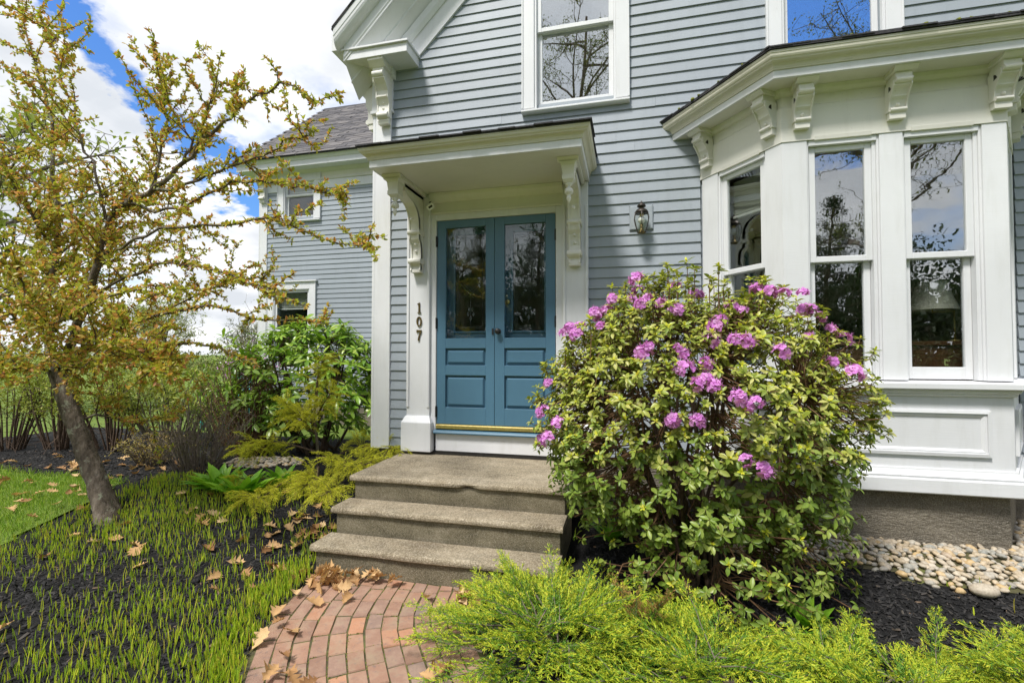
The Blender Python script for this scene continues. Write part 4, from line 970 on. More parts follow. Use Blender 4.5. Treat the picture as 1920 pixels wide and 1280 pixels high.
# ------------------------------------------------------------ brick path
path = tag(MB().box(-2.35, -.55, -4.3, -1.44, -.12, -.004).build('path', 'soil', None), kind='structure')
ctrl = PATH_CTRL
CP = np.array(ctrl); seg = np.linalg.norm(np.diff(CP, axis=0), axis=1); S = np.concatenate([[0], np.cumsum(seg)])
def path_pt(s, off):
    s = max(0, min(S[-1] - 1e-4, s)); x = np.interp(s, S, CP[:, 0]); y = np.interp(s, S, CP[:, 1])
    t = np.array([np.interp(s + .06, S, CP[:, 0]) - np.interp(s - .06, S, CP[:, 0]), np.interp(s + .06, S, CP[:, 1]) - np.interp(s - .06, S, CP[:, 1])]); t /= np.linalg.norm(t)
    nrm = np.array([-t[1], t[0]]); return np.array([x, y]) + nrm * off
def brick_mesh():
    me_l = []
    for v in range(5):
        r_ = random.Random(v); mb = MB(); mb.box(-.5, .5, -.5, .5, -.5, .5)
        mb.v = [(x + r_.uniform(-.025, .025), y + r_.uniform(-.018, .018), z) for x, y, z in mb.v]
        me_l.append(mb)
    return me_l
cw_ = .0935; ncol = 12; moss = []
for c_ in range(ncol):
    off = (c_ - (ncol - 1) / 2) * cw_
    s = -.06 + (c_ % 3) * .016 + random.uniform(-.015, .015) + (.055 if c_ in (8, 9) else 0)
    while s < 2.3:
        ln = .170 + random.uniform(-.009, .009)
        if s + ln > .012:
            s0 = max(s, .012)
            qs = [path_pt(s0 + .004, off - cw_ / 2 + .0035), path_pt(s0 + .003, off + cw_ / 2 - .0035), path_pt(s + ln - .003, off + cw_ / 2 - .0035), path_pt(s + ln - .003, off - cw_ / 2 + .0035)]
            if all(q[1] < -1.462 for q in qs) or True:
                qs = [(q[0] + random.uniform(-.003, .003), min(q[1], -1.463) + random.uniform(-.003, .003)) for q in qs]
                zt = random.uniform(-.002, .005); tl = [random.uniform(-.002, .002) for _ in range(4)]
                cx = sum(q[0] for q in qs) / 4; cy_ = sum(q[1] for q in qs) / 4
                V = []
                for lay, (z, k_) in enumerate(((-.05, 1), (-.006, 1), (.0, .955))):
                    for i, q in enumerate(qs): V.append((cx + (q[0] - cx) * k_, cy_ + (q[1] - cy_) * k_, zt + z + (tl[i] if lay else 0)))
                F = [(8, 9, 10, 11)]
                for lay in (0, 1):
                    for i in range(4): F.append((lay * 4 + i, lay * 4 + (i + 1) % 4, lay * 4 + 4 + (i + 1) % 4, lay * 4 + 4 + i))
                link_mesh('brick', np.array(V), F, 'brick', path)
                if random.random() < .75:
                    for e0, e1 in ((0, 3), (0, 1)):
                        a = np.array(qs[e0]); b_ = np.array(qs[e1])
                        for q in range(int(random.uniform(6, 16))): moss.append(a + (b_ - a) * random.random() + rng.normal(size=2) * .0025)
        s += ln
moss = np.array(moss)
tm = leaf_tmpl([(0, .5), (.5, 1.0), (1, 0)], .2, .1)
P = np.column_stack([moss, np.full(len(moss), -.008)])
Vm, Fm = place(LEAF_TINY, np.repeat(P, 4, 0) + rng.normal(size=(len(P) * 4, 3)) * (.004, .004, 0), rdir(len(P) * 4, .8), rdir(len(P) * 4), np.full(len(P) * 4, .011), np.full(len(P) * 4, .007))
tag(link_mesh('joint_moss', Vm, Fm, 'moss', path), kind='stuff')
print('house+path done')

# ------------------------------------------------------------ plants: shared builders
def poly_pts(P, n):
    P = np.array(P, float); d = np.concatenate([[0], np.cumsum(np.linalg.norm(np.diff(P, axis=0), axis=1))])
    t = np.linspace(0, d[-1], n)
    # smooth by corner cutting first
    return np.column_stack([np.interp(t, d, P[:, k_]) for k_ in range(3)]), d[-1]
def chaikin(P, it=2):
    P = np.array(P, float)
    for _ in range(it):
        a = P[:-1] * .75 + P[1:] * .25; b_ = P[:-1] * .25 + P[1:] * .75
        Q = np.empty((len(a) * 2, 3)); Q[0::2] = a; Q[1::2] = b_; P = np.vstack([P[:1], Q, P[-1:]])
    return P
def whorl(Lv, P, A, n, ln, wd, elev, jit=.2):
    """ring of n leaves about axis A at P"""
    A = unit(np.asarray(A, float)); u = unit(np.cross(A, (.31, .77, .55))); v = np.cross(A, u); ph = rng.uniform(0, 6.28)
    a = ph + np.arange(n) * (2 * math.pi / n) * 1.0 + rng.normal(size=n) * jit
    e = elev + rng.normal(size=n) * .34
    rad = np.cos(a)[:, None] * u + np.sin(a)[:, None] * v
    D = rad * np.cos(e)[:, None] + A * np.sin(e)[:, None]
    Nn = A * np.cos(e)[:, None] - rad * np.sin(e)[:, None] + rng.normal(size=(n, 3)) * .12
    l_ = ln * rng.uniform(.55, 1.2, n)
    Lv.add(np.repeat(P[None], n, 0) + D * ln * .06, D, Nn, l_, l_ * wd * rng.uniform(.85, 1.15, n))
def wander(p, d, length, n, bend=.25, up=0.0):
    """gently bent twig"""
    pts = [np.array(p, float)]; d = unit(np.array(d, float))
    for _ in range(n):
        d = unit(d + rng.normal(size=3) * bend / n ** .5 + np.array([0, 0, up / n])); pts.append(pts[-1] + d * length / n)
    return np.array(pts)

# ------------------------------------------------------------ crab apple tree
LIMBS = [
[(-4.53, -1.21, 0.03), (-4.65, -1.21, 0.32), (-4.83, -1.2, 0.62), (-5.01, -1.2, 0.96), (-5.15, -1.2, 1.23), (-5.26, -1.2, 1.43)],
[(-5.26, -1.2, 1.43), (-5.46, -1.15, 1.71), (-5.58, -1.1, 2.13), (-5.5, -1.05, 2.61), (-5.69, -1.0, 3.29), (-5.7, -1.0, 4.02), (-6.02, -1.0, 4.68), (-6.21, -1.0, 5.24)],
[(-5.26, -1.2, 1.43), (-4.99, -1.25, 1.7), (-4.73, -1.3, 2.09), (-4.54, -1.35, 2.45), (-4.38, -1.4, 2.76), (-4.19, -1.4, 2.9), (-3.9, -1.4, 2.97), (-3.59, -1.4, 3.16), (-3.36, -1.4, 3.37), (-3.08, -1.4, 3.53), (-2.8, -1.4, 3.68), (-2.53, -1.4, 3.7), (-2.27, -1.4, 3.5)],
[(-3.9, -1.4, 2.97), (-3.48, -1.4, 2.99), (-3.01, -1.45, 3.08), (-2.71, -1.45, 3.14), (-2.42, -1.45, 3.25), (-2.28, -1.45, 3.28)],
[(-4.19, -1.4, 2.9), (-3.52, -1.5, 2.72), (-3.01, -1.5, 2.96), (-2.57, -1.5, 2.88), (-2.2, -1.5, 2.82), (-1.95, -1.5, 2.72)],
[(-4.54, -1.35, 2.45), (-3.67, -1.55, 2.59), (-3.05, -1.6, 2.57), (-2.48, -1.6, 2.58), (-2.12, -1.6, 2.4), (-1.74, -1.6, 2.33)],
[(-4.73, -1.3, 2.09), (-3.66, -1.6, 2.28), (-2.94, -1.7, 2.23), (-2.47, -1.7, 2.03), (-2.13, -1.7, 1.91)],
[(-4.99, -1.25, 1.7), (-3.94, -1.5, 1.86), (-3.14, -1.6, 1.97), (-2.65, -1.6, 1.84), (-2.06, -1.6, 1.8)],
[(-5.26, -1.2, 1.43), (-4.72, -1.25, 1.5), (-4.26, -1.3, 1.56), (-3.61, -1.4, 1.69), (-3.13, -1.4, 1.64), (-2.83, -1.4, 1.48)],
[(-5.46, -1.15, 1.71), (-5.4, -1.35, 1.87), (-5.39, -1.55, 1.98), (-5.51, -1.8, 2.14)],
[(-5.26, -1.2, 1.43), (-5.13, -1.5, 1.47), (-5.04, -1.8, 1.43), (-5.21, -1.9, 1.47)],
[(-4.99, -1.2, 0.95), (-4.96, -1.1, 1.02), (-4.76, -1.0, 0.97), (-4.43, -0.9, 0.93), (-4.16, -0.8, 1.04)],
[(-5.5, -1.05, 2.61), (-5.36, -1.35, 2.79), (-5.37, -1.55, 3.32), (-5.5, -1.6, 3.79)],
[(-4.38, -1.4, 2.76), (-4.38, -1.5, 3.1), (-4.57, -1.5, 3.49), (-4.84, -1.5, 4.14), (-5.08, -1.5, 4.66)],
[(-3.9, -1.4, 2.97), (-3.79, -1.4, 3.36), (-3.76, -1.4, 3.67), (-3.84, -1.4, 3.96)],
[(-3.59, -1.4, 3.16), (-3.41, -1.35, 3.52), (-3.31, -1.35, 3.84)],
[(-5.5, -1.05, 2.61), (-5.38, -0.8, 2.89), (-4.95, -0.7, 3.39), (-4.73, -0.6, 3.69)],
[(-5.46, -1.15, 1.71), (-5.0, -1.5, 1.9), (-4.58, -1.8, 2.02), (-4.29, -2.1, 2.21), (-4.19, -2.3, 2.28)],
[(-5.26, -1.2, 1.43), (-5.2, -0.8, 1.82), (-4.74, -0.5, 2.06), (-4.15, -0.4, 2.34), (-3.71, -0.3, 2.4)],
[(-5.69, -1.0, 3.29), (-5.59, -1.35, 3.26), (-5.81, -1.5, 3.43)],
[(-5.58, -1.1, 2.13), (-5.66, -0.7, 2.41), (-5.4, -0.4, 2.81), (-4.95, -0.2, 2.89)],
[(-5.46, -1.15, 1.71), (-4.7, -1.6, 1.78), (-4.03, -1.9, 1.88), (-3.35, -2.05, 2.01), (-2.9, -2.1, 1.98)],
[(-5.26, -1.2, 1.43), (-4.42, -1.6, 1.6), (-3.6, -1.85, 1.68), (-3.1, -1.95, 1.5)],
]
crab = thing('crab_apple_tree', (-4.53, -1.21, .05), 'leaning small tree with bronze and olive young leaves and lichened trunk', 'tree')
CL = Leaves(); tw = MB()
def leaf_run(pts, step, n, ln, t0=0.0, spread=1.0):
    pts = np.asarray(pts); d = np.concatenate([[0], np.cumsum(np.linalg.norm(np.diff(pts, axis=0), axis=1))]); m = max(1, int(d[-1] * (1 - t0) / step))
    for s_ in d[-1] * t0 + (np.arange(m) + rng.random(m)) * step:
        p = np.array([np.interp(s_, d, pts[:, k_]) for k_ in range(3)]); i = min(len(pts) - 2, max(0, int(np.searchsorted(d, s_)) - 1)); tdir = unit(pts[i + 1] - pts[i])
        k_ = rng.integers(max(1, n - 2), n + 2); D = unit(tdir * .55 + rdir(k_, .35) * spread)
        l_ = ln * rng.uniform(.55, 1.2, k_); CL.add(np.repeat(p[None], k_, 0), D, rdir(k_, 1.2), l_, l_ * rng.uniform(.42, .6, k_))
tips = []
for li, l_ in enumerate(LIMBS):
    P = chaikin(l_, 2)
    if li: P = P + np.vstack([np.zeros(3), rng.normal(size=(len(P) - 2, 3)) * .012, np.zeros(3)])
    n = len(P); tt = np.linspace(0, 1, n)
    if li == 0:
        rad = .083 - .020 * tt + .05 * np.exp(-tt * 12)
        PT, _ = poly_pts(P, 70); t7 = np.linspace(0, 1, 70); rad = .083 - .020 * t7 + .05 * np.exp(-t7 * 12); tr = MB(); tr.tube(PT, rad, 26); A = np.array(tr.v); nrm = A - np.repeat(PT, 26, 0); nl = unit(nrm); ang = np.tile(np.arange(26) * 2 * math.pi / 26, 70); zz_ = np.repeat(t7, 26)
        rid = .006 * np.sin(ang * 7 + 3 * np.sin(zz_ * 9)) * np.sin(zz_ * 31 + 2 * np.sin(ang * 2)) + .004 * np.sin(ang * 11 + zz_ * 40) + rng.normal(size=len(A)) * .0028 + .012 * np.sin(ang * 3 + 1) * np.exp(-zz_ * 9); A = A + nl * rid[:, None]; tr.v = [tuple(q) for q in A]
        tr.build('trunk', 'bark', crab, True); continue
    r0 = {1: .040, 2: .038, 7: .017, 8: .02, 18: .02, 21: .018}.get(li, .011)
    mb = MB(); mb.tube(P, r0 * (1 - tt) ** 1.1 + .003, 8 if r0 > .03 else 6); mb.build('limb', 'bark', crab, True)
    ln = np.linalg.norm(np.diff(P, axis=0), axis=1).sum()
    leaf_run(P, .023, 5, .041, .35 if li > 2 else .42)
    sparse = P[-1][0] > -3.0 and li > 1
    m = int(ln * (.88 if li != 11 else .5) / .048)
    for q in range(m):
        t = .14 + .84 * rng.random(); i = min(n - 2, int(t * (n - 1))); p = P[i] + (P[i + 1] - P[i]) * rng.random(); td = unit(P[i + 1] - P[i])
        d = unit(td * .75 + rdir(1, .28)[0] * .95); L2 = rng.uniform(.16, .62) * (1.15 - .6 * t)
        if sparse and p[0] > -4.0:
            if rng.random() < (.92 if p[2] < 2.2 else .70): continue
            L2 *= .5
        if li in (1, 12, 13, 19) and p[2] > 3.2 and rng.random() < .35: continue
        W = wander(p, d, L2 * 1.2, 5, .38, .10); tw.tube(W, np.linspace(.005, .0016, 6), 4)
        leaf_run(W, .023, 4, .041, .15)
        for k_ in range(rng.integers(1, 3)):
            j = rng.integers(1, 5); d3 = unit((W[j + 1] - W[j]) / L2 * 4 + rdir(1, .3)[0] * .9); W3 = wander(W[j], d3, rng.uniform(.08, .26), 3, .5, .1)
            tw.tube(W3, np.linspace(.003, .0014, 4), 3); leaf_run(W3, .020, 4, .039, .1)
tag(tw.build('twigs', 'twig', crab), kind='stuff')
CL.build('crown', LEAF_MID, 'leaf_crab', crab)
print('crab leaves', sum(len(a) for a in CL.P))

# ------------------------------------------------------------ flowering small-leaved rhododendron
rh = thing('flowering_rhododendron', (.42, -1.32, .12), 'big rounded shrub with purple flower clusters and small olive leaves beside the steps', 'shrub')
C0 = np.array([.40, -1.30, 1.18]); RX = np.array([1.0, .62, .85])
def bush_r(dirs):      # lumpy radius factor
    x, y, z = dirs.T; return 1 + .07 * np.sin(5 * x + 2 * y + 1.3) * np.cos(4 * z + .5) + .06 * np.sin(9 * x - 3 * z) + .04 * np.sin(13 * y + 7 * z)
RL = Leaves(); RB = Leaves(); RN = Leaves(); base = np.array([.42, -1.30, .14])
stemsP = []
for i in range(26):
    a = rng.uniform(0, 6.28); e = rng.uniform(.35, 1.35); d = np.array([math.cos(a) * math.cos(e), math.sin(a) * math.cos(e), math.sin(e)])
    end = C0 + d * RX * .72; b0 = base + np.array([rng.normal() * .16, rng.normal() * .09, 0]); midp = b0 * .5 + end * .5 + np.array([rng.normal() * .08, rng.normal() * .06, -.08 + .1 * e])
    P = chaikin([b0, b0 * .75 + midp * .25 + (0, 0, .12), midp, end], 2); P[1:-1] += rng.normal(size=(len(P) - 2, 3)) * .012
    mb = MB(); mb.tube(P, np.linspace(.016, .006, len(P)), 6); mb.build('stem', 'twig', rh, True); stemsP.append(P)
allst = np.vstack([P[3:] for P in stemsP]); twg = MB()
K = 2700
dirs = rdir(K, 0.0); rr = bush_r(dirs); shell = rng.uniform(.80, 1.03, K); tip = C0 + dirs * RX * (rr * shell)[:, None]
keep = []
for i in range(K):
    p = tip[i]; dz = dirs[i]
    if p[2] < .16 + ground_z(p[0], p[1]): continue
    low = p[2] < .95
    if p[1] > -.75 and p[0] > 1.0: continue                      # wall of the bay
    if p[1] > -.62 and rng.random() < .6: continue
    if low and rng.random() < .38: continue                       # open legs
    if low and abs(p[0] - .35) < .45 and .45 < p[2] < .95 and rng.random() < .4: continue
    keep.append(i)
# skirt of low leafy shoots
extra = []
for i in range(150):
    a = rng.uniform(math.pi * .95, math.pi * 2.05); r_ = rng.uniform(.55, 1.0); x = .45 + math.cos(a) * .85 * r_; y = -1.36 + math.sin(a) * .50 * r_; z = ground_z(x, y) + rng.uniform(.08, .75)
    if x < -.42 and y > -1.5: continue
    extra.append(((x, y, z), unit(np.array([math.cos(a), math.sin(a), .5]))))
flower_px = []
def shoot(p, axis, n, ln, sky_):
    nonlocal_i = np.argmin(np.linalg.norm(allst - p, axis=1) + rng.random(len(allst)) * .12); q = allst[nonlocal_i]
    if np.linalg.norm(q - p) > .03:
        mid = (p + q) / 2 + rng.normal(size=3) * .035 - axis * .04; twg.tube([q, mid, p - axis * .03, p], [.0045, .0035, .0028, .0022], 4)
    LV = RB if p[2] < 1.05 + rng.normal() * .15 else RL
    whorl(LV, p, axis, n, ln, .46, rng.uniform(.1, .5) if LV is RL else rng.uniform(-.45, .35), .2 if LV is RL else .45); 
    if rng.random() < .7: whorl(LV, p - axis * rng.uniform(.02, .045), axis, n - 1, ln * 1.02, .47, rng.uniform(-.35, .15))
    if sky_ and rng.random() < .8:
        whorl(RN, p + axis * .004, axis, 6, ln * .5, .42, rng.uniform(.75, 1.15)); 
for i in keep:
    ax = unit(dirs[i] / RX * .55 + np.array([0, 0, .75]) + rng.normal(size=3) * .18); shoot(tip[i], ax, rng.integers(6, 9), rng.uniform(.036, .050) * (1.15 if tip[i][2] < 1.0 else 1), dirs[i][2] > -.25)
for p, ax in extra: shoot(np.array(p), unit(ax + rng.normal(size=3) * .2), rng.integers(5, 8), rng.uniform(.040, .056), rng.random() < .3)
for i in range(46):   # tall whips above the dome
    a = rng.uniform(0, 6.28); r_ = rng.uniform(0, .9); x = .40 + .95 * r_ * math.cos(a); y = -1.3 + .52 * r_ * math.sin(a); zt = C0[2] + RX[2] * math.sqrt(max(.02, 1 - r_ ** 2)) * .98
    if y > -.78 and x > 1.0: continue
    p = np.array([x, y, zt + rng.uniform(.04, .17)]); twg.tube([(x, y, zt - .15), (x + rng.normal() * .01, y, zt), p], [.0045, .0035, .0025], 4)
    whorl(RL, p, np.array([rng.normal() * .15, rng.normal() * .15, 1]), 7, .05, .45, .25); whorl(RL, p - (0, 0, .03), np.array([0, 0, 1.]), 6, .05, .46, .0); whorl(RN, p, np.array([rng.normal() * .1, 0, 1]), 6, .03, .42, 1.0)
tag(twg.build('twigs', 'twig_red', rh), kind='stuff')
for i in range(260):   # fine bare interior twigs
    pass
PA = RL.arr()[0]; sel = split300(PA, 150); PB = RB.arr()[0]; selb = split300(PB, 150)
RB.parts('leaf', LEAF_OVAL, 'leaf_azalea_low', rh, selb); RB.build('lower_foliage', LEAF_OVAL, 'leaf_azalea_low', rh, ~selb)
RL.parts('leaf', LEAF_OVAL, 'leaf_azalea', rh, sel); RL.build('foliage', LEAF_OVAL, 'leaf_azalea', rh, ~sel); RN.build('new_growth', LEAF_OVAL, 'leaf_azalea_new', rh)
print('rhodo leaves', len(PA))
# flower clusters
fm = []
for v in range(5):
    PP = Leaves(); nf = 8 + v % 3
    for i in range(nf):
        ax = unit(np.array([rng.normal(), rng.normal(), abs(rng.normal()) * .8 + .1])); c_ = ax * .028 * rng.uniform(.8, 1.2); ph = rng.uniform(0, 6.28); u = unit(np.cross(ax, (.3, .8, .5))); vv = np.cross(ax, u)
        for k_ in range(5):
            a = ph + k_ * 1.2566 + rng.normal() * .1; rad = math.cos(a) * u + math.sin(a) * vv; e = rng.uniform(.25, .75)
            D = rad * math.cos(e) + ax * math.sin(e); PP.add(c_, D, ax * math.cos(e) - rad * math.sin(e) + rng.normal(size=3) * .2, np.array([.026 * rng.uniform(.85, 1.15)]), np.array([.023]))
        for k_ in range(4):
            D = unit(ax + rng.normal(size=3) * .35); PP.add(c_, D, rdir(1)[0], np.array([.03]), np.array([.0016]))
    Vv, Ff = place(PETAL, *PP.arr()); fm.append(me_from('flower_cluster', Vv, Ff, 'petal', True))
# positions measured on the shrub's surface (azimuth offset x, height z over its front)
FL = [(-.33, 2.02), (-.23, 2.06), (-.02, 2.08), (.06, 2.02), (.02, 1.97), (.1, 1.95), (.3, 2.1), (.42, 2.13), (.45, 2.03), (-.22, 1.87), (-.18, 1.83), (-.36, 1.75), (-.33, 1.72), (-.12, 1.72), (.2, 1.86), (.28, 1.82), (.14, 1.86), (.12, 1.80),
      (.8, 2.1), (.62, 1.93), (.68, 1.9), (.56, 1.88), (.78, 1.90), (.84, 1.93), (.90, 1.92), (.93, 1.86), (.98, 1.80), (1.02, 1.84), (1.08, 1.78), (1.15, 1.72), (1.2, 1.66), (1.02, 1.70), (.58, 1.68), (.63, 1.66), (.1, 1.58), (.14, 1.6), (.3, 1.60), (.27, 1.62), (.40, 1.45), (.36, 1.43), (.44, 1.41), (.53, 1.35), (.57, 1.31), (.6, 1.33), (.22, 1.24), (.36, 1.24), (.3, 1.52), (.42, 1.57),
      (.58, 1.05), (.68, 1.0), (-.53, 1.40), (-.5, 1.22), (-.42, 1.16), (-.60, 1.00), (-.48, 1.05), (1.18, 1.48), (.45, 1.7), (.8, 1.6), (-.48, 1.78), (-.05, 1.88), (-.28, 1.95), (1.1, 1.55), (.5, 1.8), (-.4, 1.85)]
for x, z in FL:
    ux = np.clip((x - C0[0]) / RX[0], -.99, .99); uz = np.clip((z - C0[2]) / RX[2], -.99, .99); q = ux * ux + uz * uz
    if q > .97: s_ = math.sqrt(.97 / q); ux *= s_; uz *= s_; q = .97
    d = np.array([ux, -math.sqrt(1 - q), uz]); p = C0 + d * RX * rng.uniform(.96, 1.03) * float(bush_r(d[None])[0])
    ax = Vector(unit(d * .8 + np.array([0, -.1, .55]) + rng.normal(size=3) * .15)); M = ax.to_track_quat('Z', 'Y').to_matrix() @ Matrix.Rotation(random.uniform(0, 6.28), 3, 'Z')
    inst('flower_cluster', random.choice(fm), p, M, random.uniform(.7, 1.2), rh)

# ------------------------------------------------------------ evergreen rhododendron by the wing
ev = thing('broadleaf_rhododendron', (-4.35, 1.25, .2), 'dark evergreen shrub with long glossy leaves in front of the wing', 'shrub')
EL = Leaves(); C1 = np.array([-4.35, 1.3, 1.15]); R1 = np.array([1.28, .75, .88]); est = []
for i in range(16):
    a = rng.uniform(0, 6.28); e = rng.uniform(.2, 1.3); d = np.array([math.cos(a) * math.cos(e), math.sin(a) * math.cos(e), math.sin(e)]); end = C1 + d * R1 * .75; b0 = np.array([-4.3, 1.3, .18]) + (rng.normal() * .15, rng.normal() * .1, 0)
    P = chaikin([b0, b0 * .6 + end * .4 + (0, 0, -.12), end], 2); mb = MB(); mb.tube(P, np.linspace(.026, .009, len(P)), 6); mb.build('stem', 'twig', ev, True); est.append(P)
est = np.vstack(est); etw = MB()
for i in range(560):
    d = rdir(1, .25)[0]; p = C1 + d * R1 * rng.uniform(.72, 1.04)
    if p[2] < .42: continue
    if p[2] < .85 and rng.random() < .5: continue
    q = est[np.argmin(np.linalg.norm(est - p, axis=1))]; etw.tube([q, (p + q) / 2 + rng.normal(size=3) * .03, p], [.008, .006, .004], 4)
    ax = unit(d * .5 + np.array([0, 0, .8]) + rng.normal(size=3) * .2); ln = rng.uniform(.115, .165); whorl(EL, p, ax, rng.integers(7, 11), ln, .33, rng.uniform(-.1, .35), .25)
for p, ax in (((-5.55, 1.0, 1.82), (-.3, -.2, 1)), ((-5.3, .9, 1.7), (-.2, -.3, 1)), ((-4.2, 1.0, 2.05), (.1, -.2, 1)), ((-3.7, 1.1, 1.98), (.1, 0, 1))):
    p = np.array(p); q = est[np.argmin(np.linalg.norm(est - p, axis=1))]; etw.tube([q, (p + q) / 2, p], [.008, .006, .005], 4); whorl(EL, p, np.array(ax, float), 8, .17, .33, .35)
tag(etw.build('twigs', 'twig', ev), kind='stuff')
PA = EL.arr()[0]; sel = split300(PA); EL.parts('leaf', LEAF_LONG, 'leaf_rhodo', ev, sel); EL.build('foliage', LEAF_LONG, 'leaf_rhodo', ev, ~sel)

# ------------------------------------------------------------ junipers (feathery sprays) and thread cypress
def frond(name, mat, L0=.42, side=.15, droop=.25, thread=False, seed=0, wood='twig_grey'):
    r_ = np.random.default_rng(seed); V = []; F = []
    ax_n = 14; ax = [np.array([0., 0, 0])]; d = np.array([0, 1., .1])
    for i in range(ax_n): d = unit(d + np.array([r_.normal() * .06, 0, -droop / ax_n * 1.3 + r_.normal() * .04])); ax.append(ax[-1] + d * L0 / ax_n)
    ax = np.array(ax); MI = []; cur = [0]
    def strip(p, q, w0, w1, up):
        t = unit(q - p); s_ = np.cross(t, up); s_ = unit(s_) if np.linalg.norm(s_) > 1e-6 else np.array([1., 0, 0]); o = len(V)
        V.extend([p - s_ * w0, p + s_ * w0, q + s_ * w1, q - s_ * w1]); F.extend([(o, o + 1, o + 2), (o, o + 2, o + 3)]); MI.extend([cur[0]] * 2)
    nb = 26
    for b_ in range(nb):
        t = .10 + .9 * b_ / nb; p = np.array([np.interp(t * ax_n, range(ax_n + 1), ax[:, k_]) for k_ in range(3)]); i = min(ax_n - 1, int(t * ax_n)); td = unit(ax[i + 1] - ax[i])
        sg = -1 if b_ % 2 else 1; sd_ = unit(np.array([sg * 1.0, 0, r_.normal() * .45])); bl = side * (1 - t ** 1.6 * .75) * r_.uniform(.7, 1.15)
        dd = unit(td * .9 + sd_ * .75); pp = p; steps_ = max(3, int(bl / .011)); dirn = dd
        for k_ in range(steps_):
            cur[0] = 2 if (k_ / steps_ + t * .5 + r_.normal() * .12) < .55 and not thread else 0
            dirn = unit(dirn + td * .06 + r_.normal(size=3) * .09 + np.array([0, 0, -.05 if thread else .015])); q = pp + dirn * bl / steps_
            strip(pp, q, .0017, .0015, rdir_l(r_))
            if not thread or k_ % 3 == 0:
                for s2 in (-1, 1):
                    if r_.random() < .2: continue
                    sub = unit(dirn * .85 + np.cross(dirn, [0, 0, 1]) * s2 * .7 + r_.normal(size=3) * .25); sl_ = (.030 if not thread else .045) * (1 - k_ / steps_ * .55) * r_.uniform(.6, 1.2)
                    m1 = pp + sub * sl_ * .55; sub2 = unit(sub + dirn * .4 + (np.array([0, 0, -.35]) if thread else 0)); m2 = m1 + sub2 * sl_ * .5
                    strip(pp, m1, .0016, .0015, rdir_l(r_)); strip(m1, m2, .0015, .0005, rdir_l(r_))
                    if not thread and r_.random() < .55:
                        sub3 = unit(sub - np.cross(dirn, [0, 0, 1]) * s2 * .9 + r_.normal(size=3) * .3); strip(m1, m1 + sub3 * sl_ * .45, .0013, .0005, rdir_l(r_))
            pp = q
    nv = len(V); me = bpy.data.meshes.new(name); nF = len(F)
    # woody axis
    mb = MB(); mb.tube([tuple(p) for p in ax[:12]], np.linspace(.0042, .0012, 12), 4)
    me.from_pydata([tuple(map(float, p)) for p in V] + mb.v, [], F + [tuple(i + nv for i in f_) for f_ in mb.f])
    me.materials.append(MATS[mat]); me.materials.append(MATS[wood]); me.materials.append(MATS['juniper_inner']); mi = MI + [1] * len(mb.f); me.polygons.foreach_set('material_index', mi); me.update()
    return me
def rdir_l(r_): return unit(r_.normal(size=3))
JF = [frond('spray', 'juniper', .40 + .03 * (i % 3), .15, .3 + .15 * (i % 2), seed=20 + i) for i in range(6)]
JD = [frond('dead_spray', 'dead_frond', .28, .10, .4, seed=40)]
def orient(me, p, d, parent, scale, roll=None):
    d = Vector(d).normalized(); x = d.cross(Vector((0, 0, 1))); x = x.normalized() if x.length > 1e-4 else Vector((1, 0, 0)); z = x.cross(d)
    M = Matrix((x, d, z)).transposed() @ Matrix.Rotation(random.gauss(0, .24) if roll is None else roll, 3, 'Y')
    return inst(me.name.split('.')[0], me, p, M, scale, parent)
def juniper(cx, cy, rx, ry, n, label, h0=.03, h1=.13, seed=1, tall=()):
    r_ = random.Random(seed); t = thing('juniper', (cx, cy, ground_z(cx, cy)), label, 'juniper', 'low junipers edging the path')
    br = MB()
    for i in range(16):
        a = 6.28 * i / 16 + r_.uniform(-.2, .2); k_ = r_.uniform(.5, .95); ex, ey = cx + rx * k_ * math.cos(a), cy + ry * k_ * math.sin(a)
        br.tube([(cx, cy, mulch_z(cx, cy)), ((cx + ex) / 2, (cy + ey) / 2, ground_z(cx, cy) + .09), (ex, ey, ground_z(ex, ey) + .08)], [.012, .008, .004], 5)
    tag(br.build('branches', 'twig_grey', t), kind='stuff')
    for i in range(n):
        a = r_.uniform(0, 6.28); k_ = math.sqrt(r_.random()); k_ = k_ if r_.random() < .8 else k_ * .35; x = cx + rx * k_ * math.cos(a); y = cy + ry * k_ * math.sin(a)
        z = max(ground_z(x, y), 0) + h0 + (h1 - h0) * (1 - k_ ** 2) * r_.uniform(.4, 1.0)
        el_ = r_.uniform(.02, .42) + (.55 * (1 - k_ / .4) if k_ < .4 else 0); az_ = a + r_.gauss(0, .7 if k_ > .4 else 2)
        d = (math.cos(az_) * math.cos(el_), math.sin(az_) * math.cos(el_), math.sin(el_))
        orient(r_.choice(JF), (x, y, z), d, t, r_.uniform(.8, 1.25) * (1.0 if k_ < .75 else .85))
    for (x, y, z, dx, dy, dz, s) in tall: orient(r_.choice(JF), (x, y, z), (dx, dy, dz), t, s)
    return t
j1 = juniper(-.38, -1.98, .46, .44, 140, 'bright green juniper spilling over the brick path beside the bottom step', seed=3, tall=[(-.42, -1.62, .05, .1, .15, 1, .62), (-.38, -1.60, .03, -.1, .2, 1, .6), (-.72, -2.2, .08, -.9, -.1, .25, 1.0), (-.75, -2.05, .08, -.9, .1, .3, 1.0), (-.60, -1.75, .1, -.4, .3, .6, .8)])
j2 = juniper(.36, -2.12, .42, .34, 118, 'bright green juniper with a browned patch below the flowering shrub', seed=4, h0=.02, h1=.10)
for i in range(9): orient(JD[0], (.10 + random.uniform(-.08, .08), -1.98 + random.uniform(-.1, .06), .17 + random.uniform(-.02, .06)), (random.uniform(-.4, .2), random.uniform(-.3, .6), .7), j2, random.uniform(.55, .9))
